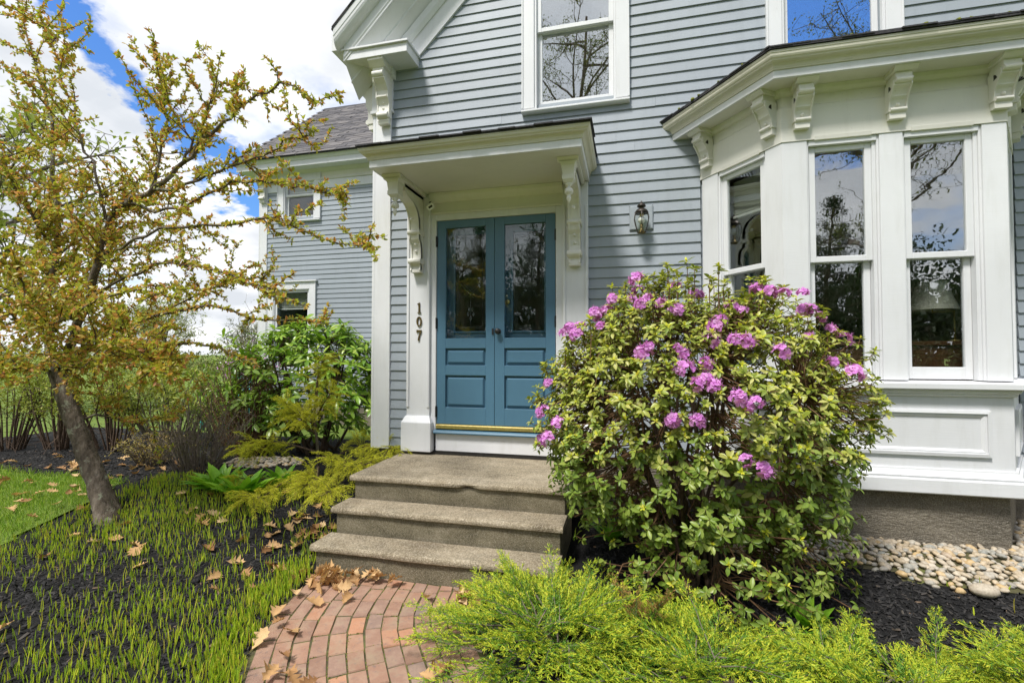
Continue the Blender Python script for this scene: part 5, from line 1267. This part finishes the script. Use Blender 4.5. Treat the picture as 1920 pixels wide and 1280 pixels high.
j3 = juniper(1.12, -2.08, .46, .28, 118, 'bright green juniper at the right below the mulch and pebbles', seed=5, h0=.01, h1=.06, tall=[(1.42, -1.85, .06, .15, .4, .5, .8), (1.58, -1.8, .06, .4, .2, .5, .8), (.95, -1.85, .05, .1, .6, .4, .75)])
j4 = juniper(1.95, -2.02, .32, .24, 120, 'juniper sprays at the lower right corner of the picture', seed=6, h0=.03, h1=.12, tall=[(1.80, -1.85, .17, .5, .1, .4, 1.0), (1.74, -1.9, .15, .6, .2, .5, .9)])

CFm = [frond('spray', 'cypress', .34, .12, .9, True, seed=60 + i, wood='twig') for i in range(4)]
cy_ = thing('thread_cypress', (-3.25, -.1, .17), 'straggly golden thread-leaf cypress with a thin stem left of the steps', 'shrub')
PS = chaikin([(-3.32, .05, .1), (-3.3, .04, .5), (-3.36, .03, .9), (-3.33, .05, 1.35)], 2); mb = MB(); mb.tube(PS, np.linspace(.022, .008, len(PS)), 7); mb.build('stem', 'bark', cy_, True)
cb = MB(); r_ = random.Random(12)
def cy_branch(pts, n, s=1.0, hang=.1):
    P = chaikin(pts, 2); cb.tube(P, np.linspace(.012, .003, len(P)), 5)
    for i in range(int(n * 2.2)):
        k_ = r_.uniform(.25, 1) * (len(P) - 1); i0 = min(len(P) - 2, int(k_)); p = P[i0] + (P[i0 + 1] - P[i0]) * (k_ - i0); td = unit(P[i0 + 1] - P[i0])
        d = unit(td * .6 + np.array([r_.gauss(0, .7), r_.gauss(0, .6), r_.gauss(.25, .4)])); orient(r_.choice(CFm), p, d, cy_, s * r_.uniform(.5, .95))
Sx = (-3.33, .04)
cy_branch([(-3.3, .04, .45), (-3.0, -.1, .5), (-2.75, -.25, .42), (-2.45, -.3, .52)], 26); cy_branch([(-3.3, .04, .35), (-3.0, -.4, .3), (-2.75, -.75, .28), (-2.45, -.95, .42)], 18, .9)
cy_branch([(-3.3, .04, .4), (-2.9, .2, .55), (-2.6, .15, .6), (-2.35, -.05, .62)], 24); cy_branch([(-3.3, .04, .5), (-3.6, -.1, .62), (-3.85, -.15, .62), (-4.1, -.1, .5)], 22)
cy_branch([(-3.33, .04, .8), (-3.5, -.05, .92), (-3.62, -.05, 1.0)], 14); cy_branch([(-3.33, .04, .9), (-3.15, -.1, 1.05), (-3.02, -.15, 1.18)], 12, .9); cy_branch([(-3.33, .05, 1.0), (-3.3, 0, 1.3), (-3.2, -.05, 1.5)], 20, .85); cy_branch([(-3.33, .05, .7), (-3.4, -.15, .85), (-3.3, -.2, 1.0)], 16, .9)
cy_branch([(-3.3, .04, .3), (-3.35, -.4, .32), (-3.3, -.75, .25), (-3.25, -.95, .3)], 20, .95); cy_branch([(-3.3, .04, .3), (-3.1, -.3, .3), (-2.95, -.6, .35)], 18); cy_branch([(-3.3, .04, .3), (-3.6, -.4, .3), (-3.75, -.55, .34)], 10, .8)
tag(cb.build('branches', 'twig', cy_), kind='stuff')
print('conifers done')

# ------------------------------------------------------------ hostas
def hosta(cx, cy, n, s, label, group='young hosta clumps'):
    t = thing('hosta', (cx, cy, ground_z(cx, cy)), label, 'hosta', group); Lv = Leaves(); z = mulch_z(cx, cy)
    for i in range(n):
        a = rng.uniform(0, 6.28); r_ = rng.uniform(0, .11) * s; e = rng.uniform(.65, 1.4); D = np.array([math.cos(a) * math.cos(e), math.sin(a) * math.cos(e), math.sin(e)])
        l_ = rng.uniform(.15, .24) * s; Lv.add(np.array([cx + r_ * math.cos(a), cy + r_ * math.sin(a), z]), D, np.array([-math.cos(a) * math.sin(e), -math.sin(a) * math.sin(e), math.cos(e)]) + rng.normal(size=3) * .15, np.array([l_]), np.array([l_ * rng.uniform(.3, .42)]))
    Lv.parts('leaf', LEAF_HOSTA, 'leaf_hosta', t, np.ones(n, bool)); return t
hosta(-4.08, -.50, 46, 1.15, 'left clump of bright green leaves at the bed edge by the twiggy shrub')
hosta(-3.66, -.62, 60, 1.2, 'right, larger clump of bright green leaves in front of the cypress')
hosta(-3.55, -.22, 26, 1.0, 'bright green clump close behind, half hidden by the cypress')
hosta(.98, -1.52, 22, .75, 'small bright green clump under the flowering shrub by the juniper', 'lone clump under the flowering shrub')
hosta(-.12, -.92, 20, .75, 'small green clump beside the concrete steps under the flowering shrub', 'clump tucked beside the steps')

# ------------------------------------------------------------ generic shrubs and background plants
def shrub(name, c, rad, nstem, nleaf, ln, wd, mats, label, cat='shrub', group=None, twigmat='twig_grey', stem_r=.007, tm=LEAF_OVAL, low=.25, upright=.6, fl=None):
    t = thing(name, (c[0], c[1], ground_z(c[0], c[1]) if abs(c[0]) < 12 else .05), label, cat, group); Lv = Leaves(); st = MB(); zb = ground_z(c[0], c[1]); ends = []
    for i in range(nstem):
        a = rng.uniform(0, 6.28); r_ = math.sqrt(rng.random()); b0 = np.array([c[0] + rad[0] * .35 * r_ * math.cos(a), c[1] + rad[1] * .35 * r_ * math.sin(a), zb])
        e = np.array([c[0] + rad[0] * r_ * math.cos(a), c[1] + rad[1] * r_ * math.sin(a), zb + rad[2] * rng.uniform(.55, 1.0) * (1 - .35 * r_ ** 2)])
        P = chaikin([b0, b0 * .5 + e * .5 + (0, 0, .1 * rad[2] * upright) + rng.normal(size=3) * .05 * rad[0], e], 1); st.tube(P, np.linspace(stem_r, stem_r * .35, len(P)), 4)
        for k_ in range(4):
            j = rng.integers(1, len(P)); W = wander(P[j], unit(rdir(1, .5)[0] + (P[j] - P[j - 1]) * 2), rad[2] * rng.uniform(.1, .3), 3, .6, .2); st.tube(W, np.linspace(stem_r * .4, stem_r * .18, 4), 3); ends.append(W)
        ends.append(P[len(P) // 3:])
    tag(st.build('stems', twigmat, t), kind='stuff')
    E_ = np.vstack(ends); E_ = E_[E_[:, 2] > zb + rad[2] * low]
    if nleaf and len(E_):
        idx = rng.integers(0, len(E_), nleaf); P = E_[idx] + rng.normal(size=(nleaf, 3)) * .03 * max(rad); l_ = ln * rng.uniform(.6, 1.2, nleaf); Lv.add(P, rdir(nleaf, .3), rdir(nleaf, 1.0), l_, l_ * wd)
        Lv.build('foliage', tm, mats, t)
    if fl:
        n_, mt = fl; idx = rng.integers(0, len(E_), n_); P = E_[idx] + rng.normal(size=(n_, 3)) * .03; F_ = Leaves(); F_.add(P, rdir(n_, .3), rdir(n_, 1.), np.full(n_, ln * 1.1), np.full(n_, ln)); F_.build('blossom', LEAF_OVAL, mt, t)
    return t
shrub('twiggy_shrub', (-4.95, .05), (.72, .5, 1.0), 90, 900, .022, .5, 'leaf_olive', 'brown twiggy shrub with sparse tiny leaves behind the hostas', twigmat='twig_grey', stem_r=.006, low=.1)
shrub('twiggy_shrub', (-5.05, .95), (.75, .5, 1.5), 90, 900, .024, .5, 'leaf_olive', 'taller mauve-brown twiggy shrub left of the evergreen', twigmat='twig_red', stem_r=.008)
shrub('golden_shrub', (-5.75, .15), (.42, .35, .5), 60, 1500, .024, .55, 'leaf_yellow', 'low yellowish small-leaved shrub in the mulch behind the tree trunk', low=.1)
shrub('azalea', (-6.6, 2.6), (.55, .5, 1.7), 40, 500, .03, .5, 'leaf_olive', 'purple-blossomed azalea behind the twiggy shrub near the wing corner', fl=(420, 'petal'))
for i, (x, y, h_, n_) in enumerate(((-7.9, .55, 1.55, 26), (-7.2, .75, 1.5, 24), (-8.7, .4, 1.6, 26), (-9.5, .3, 1.7, 26))):
    shrub('hedge_shrub', (x, y), (.72, .42, h_), n_, 3600, .036, .5, 'leaf_hedge', ['open stemmed hedge shrub with yellow-green leaves just left of the tree trunk', 'open stemmed hedge shrub seen behind the tree trunk', 'open stemmed hedge shrub, second from the trunk towards the left edge', 'open stemmed hedge shrub at the left edge of the picture'][i], group='loose hedge along the back bed', twigmat='twig', stem_r=.013, low=.32, upright=.1)
shrub('pale_rhododendron', (-6.75, 1.25), (1.0, .6, 1.4), 44, 3000, .085, .26, 'leaf_hedge', 'long-leaved pale green shrub behind the tree trunk', tm=LEAF_LONG, stem_r=.012, low=.3)
shrub('pale_rhododendron', (-5.9, 1.5), (.8, .5, 1.3), 34, 2000, .085, .26, 'leaf_rhodo', 'long-leaved green shrub between the pale shrub and the twiggy shrubs', tm=LEAF_LONG, stem_r=.012, low=.2)
shrub('white_blossom_shrub', (-8.1, 4.6), (.9, .8, 2.6), 50, 1500, .03, .5, 'leaf_hedge', 'whitish spring-flowering shrub beyond the wing corner', fl=(1300, 'blind'), stem_r=.014)

def branchy_tree(name, c, h_, spread, nleaf, ln, mat, label, group, seed, lean=0, trunk_r=.16, conifer=False, bare=False):
    global rng
    keep_rng = rng; rng = np.random.default_rng(seed)
    t = thing(name, (c[0], c[1], 0), label, 'tree', group); tr = MB(); br = MB(); Lv = Leaves(); ends = []
    T = wander((c[0], c[1], -.1), (lean, 0, 1), h_ * (.97 if conifer else .75), 8, .18, .2); tr.tube(T, np.linspace(trunk_r, trunk_r * .25, 9), 8); tr.build('trunk', 'bark', t, True)
    nb = 60 if conifer else 26
    for i in range(nb):
        k_ = rng.uniform(.15 if conifer else .3, .98) * 8; i0 = min(7, int(k_)); p = T[i0] + (T[i0 + 1] - T[i0]) * (k_ - i0); a = rng.uniform(0, 6.28)
        if conifer: d = (math.cos(a), math.sin(a), rng.uniform(-.15, .15)); l_ = spread * (1.05 - k_ / 8)
        else: d = (math.cos(a), math.sin(a), rng.uniform(.5, 1.3)); l_ = spread * rng.uniform(.6, 1.1) * (1.2 - .5 * k_ / 8)
        W = wander(p, d, l_, 6, .35, .1 if not conifer else -.1); br.tube(W, np.linspace(trunk_r * .3, .012, 7), 5)
        for q in range(8 if not conifer else 6):
            j = rng.integers(2, 7); W2 = wander(W[j], unit(unit(W[j] - W[j - 1]) * .8 + rdir(1, .3 if not conifer else -.1)[0]), l_ * rng.uniform(.2, .45), 4, .4, .1); br.tube(W2, np.linspace(.014, .005, 5), 3); ends.append(W2[1:])
            for q2 in range(3):
                W3 = wander(W2[rng.integers(1, 5)], rdir(1, .4)[0], l_ * rng.uniform(.08, .2), 3, .4, .1); br.tube(W3, np.linspace(.007, .003, 4), 3); ends.append(W3)
    tag(br.build('branches', 'bark', t), kind='stuff')
    E_ = np.vstack(ends); idx = rng.integers(0, len(E_), nleaf); P = E_[idx] + rng.normal(size=(nleaf, 3)) * (.09 if not conifer else .14); l_ = ln * rng.uniform(.6, 1.3, nleaf)
    Lv.add(P, rdir(nleaf, -.2), rdir(nleaf, .5), l_, l_ * (.5 if not conifer else .35)); Lv.build('crown', LEAF_TINY, mat, t)
    rng = keep_rng; return t
def copy_tree(src, x, y, rz, sc, label):
    t = src.copy(); COL.objects.link(t); t.location = (x, y, 0); t.rotation_euler = (0, 0, rz); t.scale = (sc, sc, sc); t['label'] = label
    for chd in src.children:
        c_ = chd.copy(); COL.objects.link(c_); c_.parent = t
    return t
# across the front yard, seen mirrored in the windows
G1 = 'trees across the front yard, mirrored in the window glass'
YT = [branchy_tree('yard_tree', (-2.0, -13.5), 18.5, 4.2, 9000, .075, 'leaf_far', 'tall tree just coming into leaf, mirrored in the window glass', G1, 100), branchy_tree('yard_tree', (7.6, -14), 18.5, 4.2, 9500, .075, 'leaf_far', 'tall tree just coming into leaf, mirrored in the window glass', G1, 102)]
for i, (x, y, sc_t, rz) in enumerate(((3.6, -16, .75, 1.0), (-8.5, -20, .85, 2.2), (15, -17, .85, 4.0), (1.2, -21, .95, 3.0))): copy_tree(YT[i % 2], x, y, rz, sc_t, 'tall tree just coming into leaf, mirrored in the window glass')
SP = branchy_tree('yard_spruce', (1.4, -23), 10.5, 2.8, 15000, .11, 'leaf_dark', 'dark spruce mirrored low in the bay window glass', 'dark spruces across the yard, mirrored in the glass', 200, conifer=True)
for i, (x, y, sc_t) in enumerate(((6.6, -24, 1.05), (12.3, -24, .95), (-5, -23, 1.05), (18, -23, 1.05), (-12, -24, 1.1), (-8.4, -22, .95), (3.9, -22, .9), (9.4, -22, .9))): copy_tree(SP, x, y, 1.3 * i + .7, sc_t, 'dark spruce mirrored low in the bay window glass')
# dense wood behind the yard
nw = 52000; xw = rng.uniform(-45, 50, nw); top = 8.6 + 1.5 * np.sin(xw * .31) + 1.2 * np.sin(xw * .83 + 1) + .8 * np.sin(xw * 2.3); zw = top * rng.random(nw) ** .8; yw = rng.uniform(-31, -27, nw); lw = rng.uniform(.14, .38, nw)
Vw, Fw = place(LEAF_TINY, np.column_stack([xw, yw, zw]), rdir(nw, -.1), rdir(nw, .2), lw, lw * .6)
nb_ = 5200; xb = rng.uniform(-45, 50, nb_); tb_ = 7.4 + 1.5 * np.sin(xb * .31) + 1.2 * np.sin(xb * .83 + 1); lb = rng.uniform(.8, 1.5, nb_)
Vb, Fb = place(LEAF_TINY, np.column_stack([xb, rng.uniform(-33, -31.2, nb_), tb_ * rng.random(nb_) - .3]), rdir(nb_, -.1), rdir(nb_, .2), lb, lb * .8); Fb = Fb + len(Vw); Vw = np.vstack([Vw, Vb]); Fw = np.vstack([Fw, Fb])
tag(link_mesh('woodland', Vw, Fw, 'leaf_dark', None), 'dense dark wood across the yard, mirrored low in the windows', 'woods', kind='stuff')
# beyond the road
G2 = 'trees beyond the road at the left'
labs = ['hazy spring tree beyond the road at the far left edge', 'round pale tree beyond the road behind the leaning tree', 'thin pale tree beyond the road nearest the wing corner', 'tall loose-leaved tree rising at the upper left edge', 'small pale tree beyond the road between the larger ones', 'low broad tree beyond the road, half hidden by the hedge']
BT = [branchy_tree('background_tree', (-30, 21), 6.5, 2.6, 4200, .11, 'leaf_hedge', labs[0], G2, 300, trunk_r=.12), branchy_tree('background_tree', (-22, 27), 5.6, 2.4, 4200, .11, 'leaf_far', labs[1], G2, 301, trunk_r=.12)]
for i, (k_, x, y, rz, sc_t) in enumerate(((0, -19.5, 22, 2.0, .58), (0, -14.5, 3.2, 1.1, 1.4), (1, -27, 24, 3.0, .8), (1, -36, 24, 5.0, 1.1))): copy_tree(BT[k_], x, y, rz, sc_t, labs[2 + i])
nh = 26000; xh = rng.uniform(-75, -9, nh); yh = rng.uniform(19.5, 23, nh); zh = (1.9 + .7 * np.sin(xh * .5) + .5 * np.sin(xh * 1.3 + 2)) * rng.random(nh) ** .7; lh = rng.uniform(.10, .24, nh)
Vh, Fh = place(LEAF_TINY, np.column_stack([xh, yh, zh]), rdir(nh, .1), rdir(nh, .5), lh, lh * .6)
tag(link_mesh('far_thicket', Vh, Fh, 'leaf_far', None), 'pale green thicket along the far side of the road', 'thicket', kind='stuff')
# turquoise chair half hidden by the shrubs
ch = thing('garden_chair', (-7.35, 2.9, .15), 'turquoise slatted garden chair half hidden behind the shrubs', 'chair')
for k_ in range(5): MB().prism_x([(3.05, .55), (3.25, 1.15), (3.27, 1.15), (3.07, .55)], -7.6 + k_ * .105, -7.6 + k_ * .105 + .08).build('back_slat', 'turquoise', ch)
for k_ in range(4): MB().box(-7.62, -7.06, 2.62 + k_ * .11, 2.62 + k_ * .11 + .09, .53 - k_ * .015, .55 - k_ * .015).build('seat_slat', 'turquoise', ch)
for xx in (-7.66, -7.06):
    MB().box(xx, xx + .04, 2.6, 2.66, .1, .78).build('leg', 'turquoise', ch); MB().box(xx, xx + .04, 3.1, 3.16, .1, .78).build('leg', 'turquoise', ch); MB().box(xx - .04, xx + .08, 2.56, 3.2, .781, .805).build('arm_rest', 'turquoise', ch)

# ------------------------------------------------------------ pebble bed against the bay
def in_pebbles(x, y):
    if x < .62 or x > 4.6: return False
    front = -1.02 - .12 * smooth((x - 1.2) / .9) + .03 * math.sin(x * 6)
    if x < 1.25: front = -1.02
    return front < y < (-.60 if 1.10 < x < 2.54 else -.0)
pb = grid_sheet('pebble_bed', np.arange(.6, 4.61, .08), np.arange(-1.2, .05, .08), lambda x, y: mulch_z(x, y) + .004, 'soil', in_pebbles)
pm = []
for v in range(7):
    r_ = np.random.default_rng(70 + v); mb = MB(); mb.sphere((0, 0, 0), .5, 9, 6); A = np.array(mb.v); f_ = r_.normal(size=(3, 3)) * 2.2
    A = A * (1 + .10 * np.sin(A @ f_[0] * 2) + .07 * np.sin(A @ f_[1] * 3))[:, None]; pm.append((A, mb.f))
pmes = [me_from('pebble', A, F_, 'pebble', True) for A, F_ in pm]
peb = []
yy = -1.18
while yy < .0:
    xx = .62
    while xx < 3.6:
        x = xx + rng.normal() * .012; y = yy + rng.normal() * .012
        if in_pebbles(x, y): peb.append((x, y, mulch_z(x, y) + rng.uniform(.004, .026), rng.uniform(.026, .052) * (1.4 if rng.random() < .12 else 1)))
        xx += .034
    yy += .033
peb = np.array(peb); vis = (peb[:, 0] > 1.05) & (peb[:, 0] < 2.65); sc = np.where(vis, peb[:, 3] / np.linalg.norm(peb[:, :3] - CAM, axis=1), 0); big = np.zeros(len(peb), bool); big[np.argsort(-sc)[:300]] = True
PV = []; PF = []; o_ = 0
for i, (x, y, z, s_) in enumerate(peb):
    rot = (rng.normal() * .25, rng.normal() * .25, rng.uniform(0, 6.28)); sca = (s_ * rng.uniform(.95, 1.4), s_ * rng.uniform(.75, 1.0), s_ * rng.uniform(.5, .75))
    if big[i]: inst('pebble', pmes[i % 7], (x, y, z), rot, sca, pb)
    else:
        from mathutils import Euler
        A, F_ = pm[i % 7]; M = np.array(Euler(rot).to_matrix()); Q = (A * np.array(sca)) @ M.T + (x, y, z); PV.append(Q); PF += [tuple(k_ + o_ for k_ in f_) for f_ in F_]; o_ += len(A)
tag(link_mesh('pebbles', np.vstack(PV), PF, 'pebble', pb, True), kind='stuff')
RV = []; RF = []; ro = 0
for i in range(230):
    a = rng.uniform(0, 6.28); r_ = math.sqrt(rng.random()); x, y = -4.45 + .55 * r_ * math.cos(a), .55 + .3 * r_ * math.sin(a); A, F_ = pm[i % 7]; Q = A * np.array([.05, .042, .03]) * rng.uniform(.6, 1.4) + (x, y, mulch_z(x, y) + .015); RV.append(Q); RF += [tuple(k_ + ro for k_ in f_) for f_ in F_]; ro += len(A)
tag(link_mesh('pale_gravel', np.vstack(RV), RF, 'pebble', None, True), 'patch of pale gravel behind the bright green clumps', 'gravel', kind='stuff')
cob = MB(); cob.sphere((0, 0, 0), .5, 12, 8); cs = cob.build('cobble', 'pebble', None, True); cs.location = (2.02, -1.17, mulch_z(2.02, -1.17) + .0); cs.scale = (.15, .10, .075); WORLD[cs.name] = np.array(cs.location)
tag(cs, 'flat grey cobble lying on the mulch at the edge of the pebbles', 'stone')

# ------------------------------------------------------------ mulch chips, sprouts, grass
def in_bed(x, y):
    if x < -2.0 or y < -1.6 or x > -.3:
        if -2.6 < x < .6 and y < -1.2 and path_dist(x, y) < .565: return False
        if in_lawn(x, y) or in_pebbles(x, y): return False
        if -2.27 < x < -.42 and y > -1.5: return False
        return True
    return False
CH = np.array([(-.5, -.12, 0), (.5, -.08, 0), (.45, .12, 0), (-.45, .1, 0), (-.4, 0, .22), (.42, .02, .18)]); CF = np.array([(0, 1, 5), (0, 5, 4), (2, 3, 4), (2, 4, 5), (1, 2, 5), (3, 0, 4)])
def scatter(n, x0, x1, y0, y1, ok):
    out = []
    while len(out) < n:
        x, y = rng.uniform(x0, x1), rng.uniform(y0, y1)
        if ok(x, y): out.append((x, y))
    return np.array(out)
cxy = np.vstack([scatter(17000, -4.9, -1.6, -3.6, .3, in_bed), scatter(9000, .2, 2.9, -2.0, -.85, in_bed), scatter(2500, -.6, .6, -2.2, -.6, in_bed), scatter(3500, -8.2, -4.6, -.5, .8, in_bed)])
n = len(cxy); zc_ = np.array([mulch_z(x, y) for x, y in cxy]) + rng.uniform(-.002, .009, n)
D = rdir(n); D[:, 2] *= .3; Nn = rdir(n, 2.5); l_ = rng.uniform(.018, .055, n); Pc = np.column_stack([cxy, zc_])
D = unit(D); X_ = unit(np.cross(D, Nn)); Z_ = np.cross(X_, D); ww = l_ * rng.uniform(.5, 1.2, n)
Vc = Pc[:, None] + D[:, None] * (CH[None, :, 0, None] * l_[:, None, None]) + X_[:, None] * (CH[None, :, 1, None] * ww[:, None, None]) + Z_[:, None] * (CH[None, :, 2, None] * ww[:, None, None])
Fc = (CF[None] + (np.arange(n) * 6)[:, None, None]).reshape(-1, 3)
mc = link_mesh('mulch_chips', Vc.reshape(-1, 3), Fc, 'mulch_chip', None); tag(mc, 'shredded black bark mulch covering the planting beds', 'mulch', kind='stuff')
BL = leaf_tmpl([(0, .55), (.35, 1.0), (.75, .8), (.93, .5), (1, 0)], .9, .0)
def blades(name, xy, h0, h1, wd, mat, label, cat, lean=.12, zoff=0):
    n = len(xy); P = np.column_stack([xy, [mulch_z(x, y) + zoff for x, y in xy]]); h_ = rng.uniform(h0, h1, n); D = unit(np.column_stack([rng.normal(size=n) * lean, rng.normal(size=n) * lean, np.ones(n)])); Nn = rdir(n); Nn[:, 2] *= .1
    tm = leaf_tmpl([(0, .55), (.35, 1.0), (.75, .8), (.93, .5), (1, 0)], .9, .10); V, F = place(tm, P, D, Nn, h_, wd * rng.uniform(.7, 1.2, n))
    return tag(link_mesh(name, V, F, mat, None, True), label, cat, kind='stuff')
def bed_density(x, y):
    if not in_bed(x, y): return 0
    if x > -2.0 and y > -1.6: return 0
    if x > -1.2: return 0
    pd = path_dist(x, y); k_ = .42 + .5 * math.sin(x * 2.3 + 1.0) * math.sin(y * 2.0 + .4)
    k_ = max(.10, min(.75, k_)) 
    if pd < .95: k_ = max(k_, 1.0 if pd < .78 else .55)
    if y < -2.6 and x < -2.6: k_ *= .7
    if y > -.45: k_ *= .0 if y > -.25 else .3
    if y > -1.6 and x < -3.4: k_ = max(k_, .7)
    return k_
def clumps(n, x0, x1, y0, y1, dens):
    out = []
    while len(out) < n:
        x, y = rng.uniform(x0, x1), rng.uniform(y0, y1)
        if rng.random() > dens(x, y): continue
        for k_ in range(rng.integers(1, 4)):
            q = (x + rng.normal() * .022, y + rng.normal() * .022)
            if in_bed(*q): out.append(q)
    return np.array(out)
sp = clumps(8600, -5.0, -1.7, -3.5, -.2, bed_density)
blades('sprouts', sp, .035, .09, .0064, 'sprout', 'young green lily shoots pushing up through the black mulch', 'shoots', .13)
edge = clumps(620, -2.7, -1.75, -3.2, -1.5, lambda x, y: 1.0 if .565 < path_dist(x, y) < .80 else 0)
blades('edge_sprouts', edge, .045, .105, .0070, 'sprout', 'dense tuft of taller shoots along the left edge of the brick path', 'shoots', .16)
gl_ = scatter(22000, -8.5, -4.6, -2.6, -.4, lambda x, y: in_lawn(x + rng.normal() * .05, y + rng.normal() * .05))
blades('grass_blades', gl_, .03, .065, .005, 'grass', 'short lawn grass at the left beside the leaning tree', 'grass', .35, .012)
tuf = scatter(50, 1.6, 2.7, -1.35, -1.1, lambda x, y: True); blades('pebble_weeds', tuf[:14], .03, .10, .01, 'sprout', 'few green weed shoots at the front edge of the pebbles', 'weeds', .2)

# ------------------------------------------------------------ fallen oak leaves
def oak(seed):
    r_ = np.random.default_rng(seed); rows = []; V = []; F = []
    k0 = r_.uniform(.25, .6); prof = [(0, .03), (.08, .05), (.18, .36), (.25, .36 * k0), (.38, .66), (.46, .66 * k0), (.60, .80), (.69, .8 * k0), (.81, .5), (.89, .5 * k0), (1, .04)]
    cu = r_.uniform(.2, 1.4); tw_ = r_.normal() * .5; bend_ = r_.uniform(-.2, .7)
    for t, w_ in prof:
        zc = bend_ * (t - .5) ** 2 * .9; a = tw_ * (t - .5)
        for s_ in (-1, -.5, 0, .5, 1):
            x = s_ * w_ * .5 * r_.uniform(.85, 1.15); z = zc + cu * x * x * 1.8 + r_.normal() * .012; V.append((x * math.cos(a) - z * math.sin(a) * .3, t - .5 + (abs(s_) * .06 if w_ > .3 else 0), z + x * math.sin(a)))
    for j in range(len(prof) - 1):
        for k_ in range(4): o = j * 5 + k_; F.append((o, o + 1, o + 6, o + 5))
    return me_from('fallen_leaf', V, F, 'dry_leaf', True)
OM = [oak(s_) for s_ in range(16)]
def litter(pts, label, group, s0=.09, s1=.15, tilt=.45, zf=None, lift=.012):
    for (x, y) in pts:
        z = (zf(x, y) if zf else mulch_z(x, y)) + lift + random.uniform(0, .012)
        o = inst('fallen_leaf', random.choice(OM), (x, y, z), (random.gauss(0, tilt), random.gauss(0, tilt), random.uniform(0, 6.28)), random.uniform(s0, s1), None)
        tag(o, label, 'leaf', group)
def cl(n, cx, cy, sx, sy): return [(random.gauss(cx, sx), random.gauss(cy, sy)) for _ in range(n)]
flat0 = lambda x, y: .004
dr = [(x, min(y, -1.53 - random.random() * .05)) for x, y in cl(36, -2.02, -1.60, .13, .06)] + [(random.uniform(-2.1, -1.5), random.uniform(-1.58, -1.52)) for _ in range(14)]
for k_, lift in ((dr[:25], .015), (dr[25:], .05)): litter(k_, 'dry brown oak leaf in the drift against the left end of the bottom step', 'leaf drift at the bottom step, left', .08, .13, .7, lambda x, y: max(.004, mulch_z(x, y)), lift)
rd = [(random.gauss(-.98, .07), min(-1.53, random.gauss(-1.60, .05))) for _ in range(16)]
litter(rd, 'dry brown oak leaf in the small heap between the bottom step and the juniper', 'leaf heap by the juniper', .08, .13, .8, flat0, .03)
litter([(-1.75, -1.80), (-1.25, -1.68)], 'curled tan oak leaf lying alone on the bricks near the step', 'single leaves on the bricks', .10, .13, .4, flat0, .02)
litter([(-1.97, -2.14), (-2.06, -2.03), (-1.84, -2.20), (-1.95, -2.31), (-1.72, -2.40), (-1.92, -1.90), (-2.1, -1.82)], 'tan oak leaf at the left edge of the brick path beside the shoots', 'leaves along the path edge', .09, .14, .4, flat0, .025)
litter([(-1.62, -2.50), (-1.55, -2.54), (-1.70, -2.52), (-1.48, -2.53)], 'tan oak leaf at the bottom edge of the picture on the bricks', 'leaves at the bottom of the path', .10, .15, .4, flat0, .02)
litter([(-.92, -2.32), (-.88, -2.28), (-.95, -2.36)], 'dry leaf caught between bricks and juniper at the bottom', 'leaves under the juniper tip', .08, .12, .5, flat0, .02)
litter(cl(34, -2.55, -1.15, .22, .28), 'tan oak leaf on the mulch just left of the concrete steps', 'leaves left of the steps', .09, .14, .35)
sc_pts = [p for p in cl(60, -3.3, -1.3, .75, .6) if in_bed(*p) and p[0] < -2.3][:34]
litter(sc_pts, 'tan oak leaf lying among the young shoots in the bed', 'leaves among the shoots', .09, .14, .35, None, .02)
litter([p for p in [(random.uniform(-7.2, -5.0), random.uniform(-1.7, -.55)) for _ in range(46)]], 'tan oak leaf on the lawn at the left', 'leaves on the lawn', .09, .14, .3, None, .045)
litter([(random.uniform(-7.6, -4.9), random.uniform(-.5, .35)) for _ in range(42)], 'tan oak leaf on the mulch behind the tree trunk', 'leaves in the back bed', .09, .14, .3, None, .015)
litter(cl(9, .15, -1.35, .22, .2), 'brown oak leaf on the mulch under the flowering shrub', 'leaves under the flowering shrub', .08, .12, .5)
print('objects', len(bpy.data.objects), 'tris', sum(len(m.polygons) for m in bpy.data.meshes))
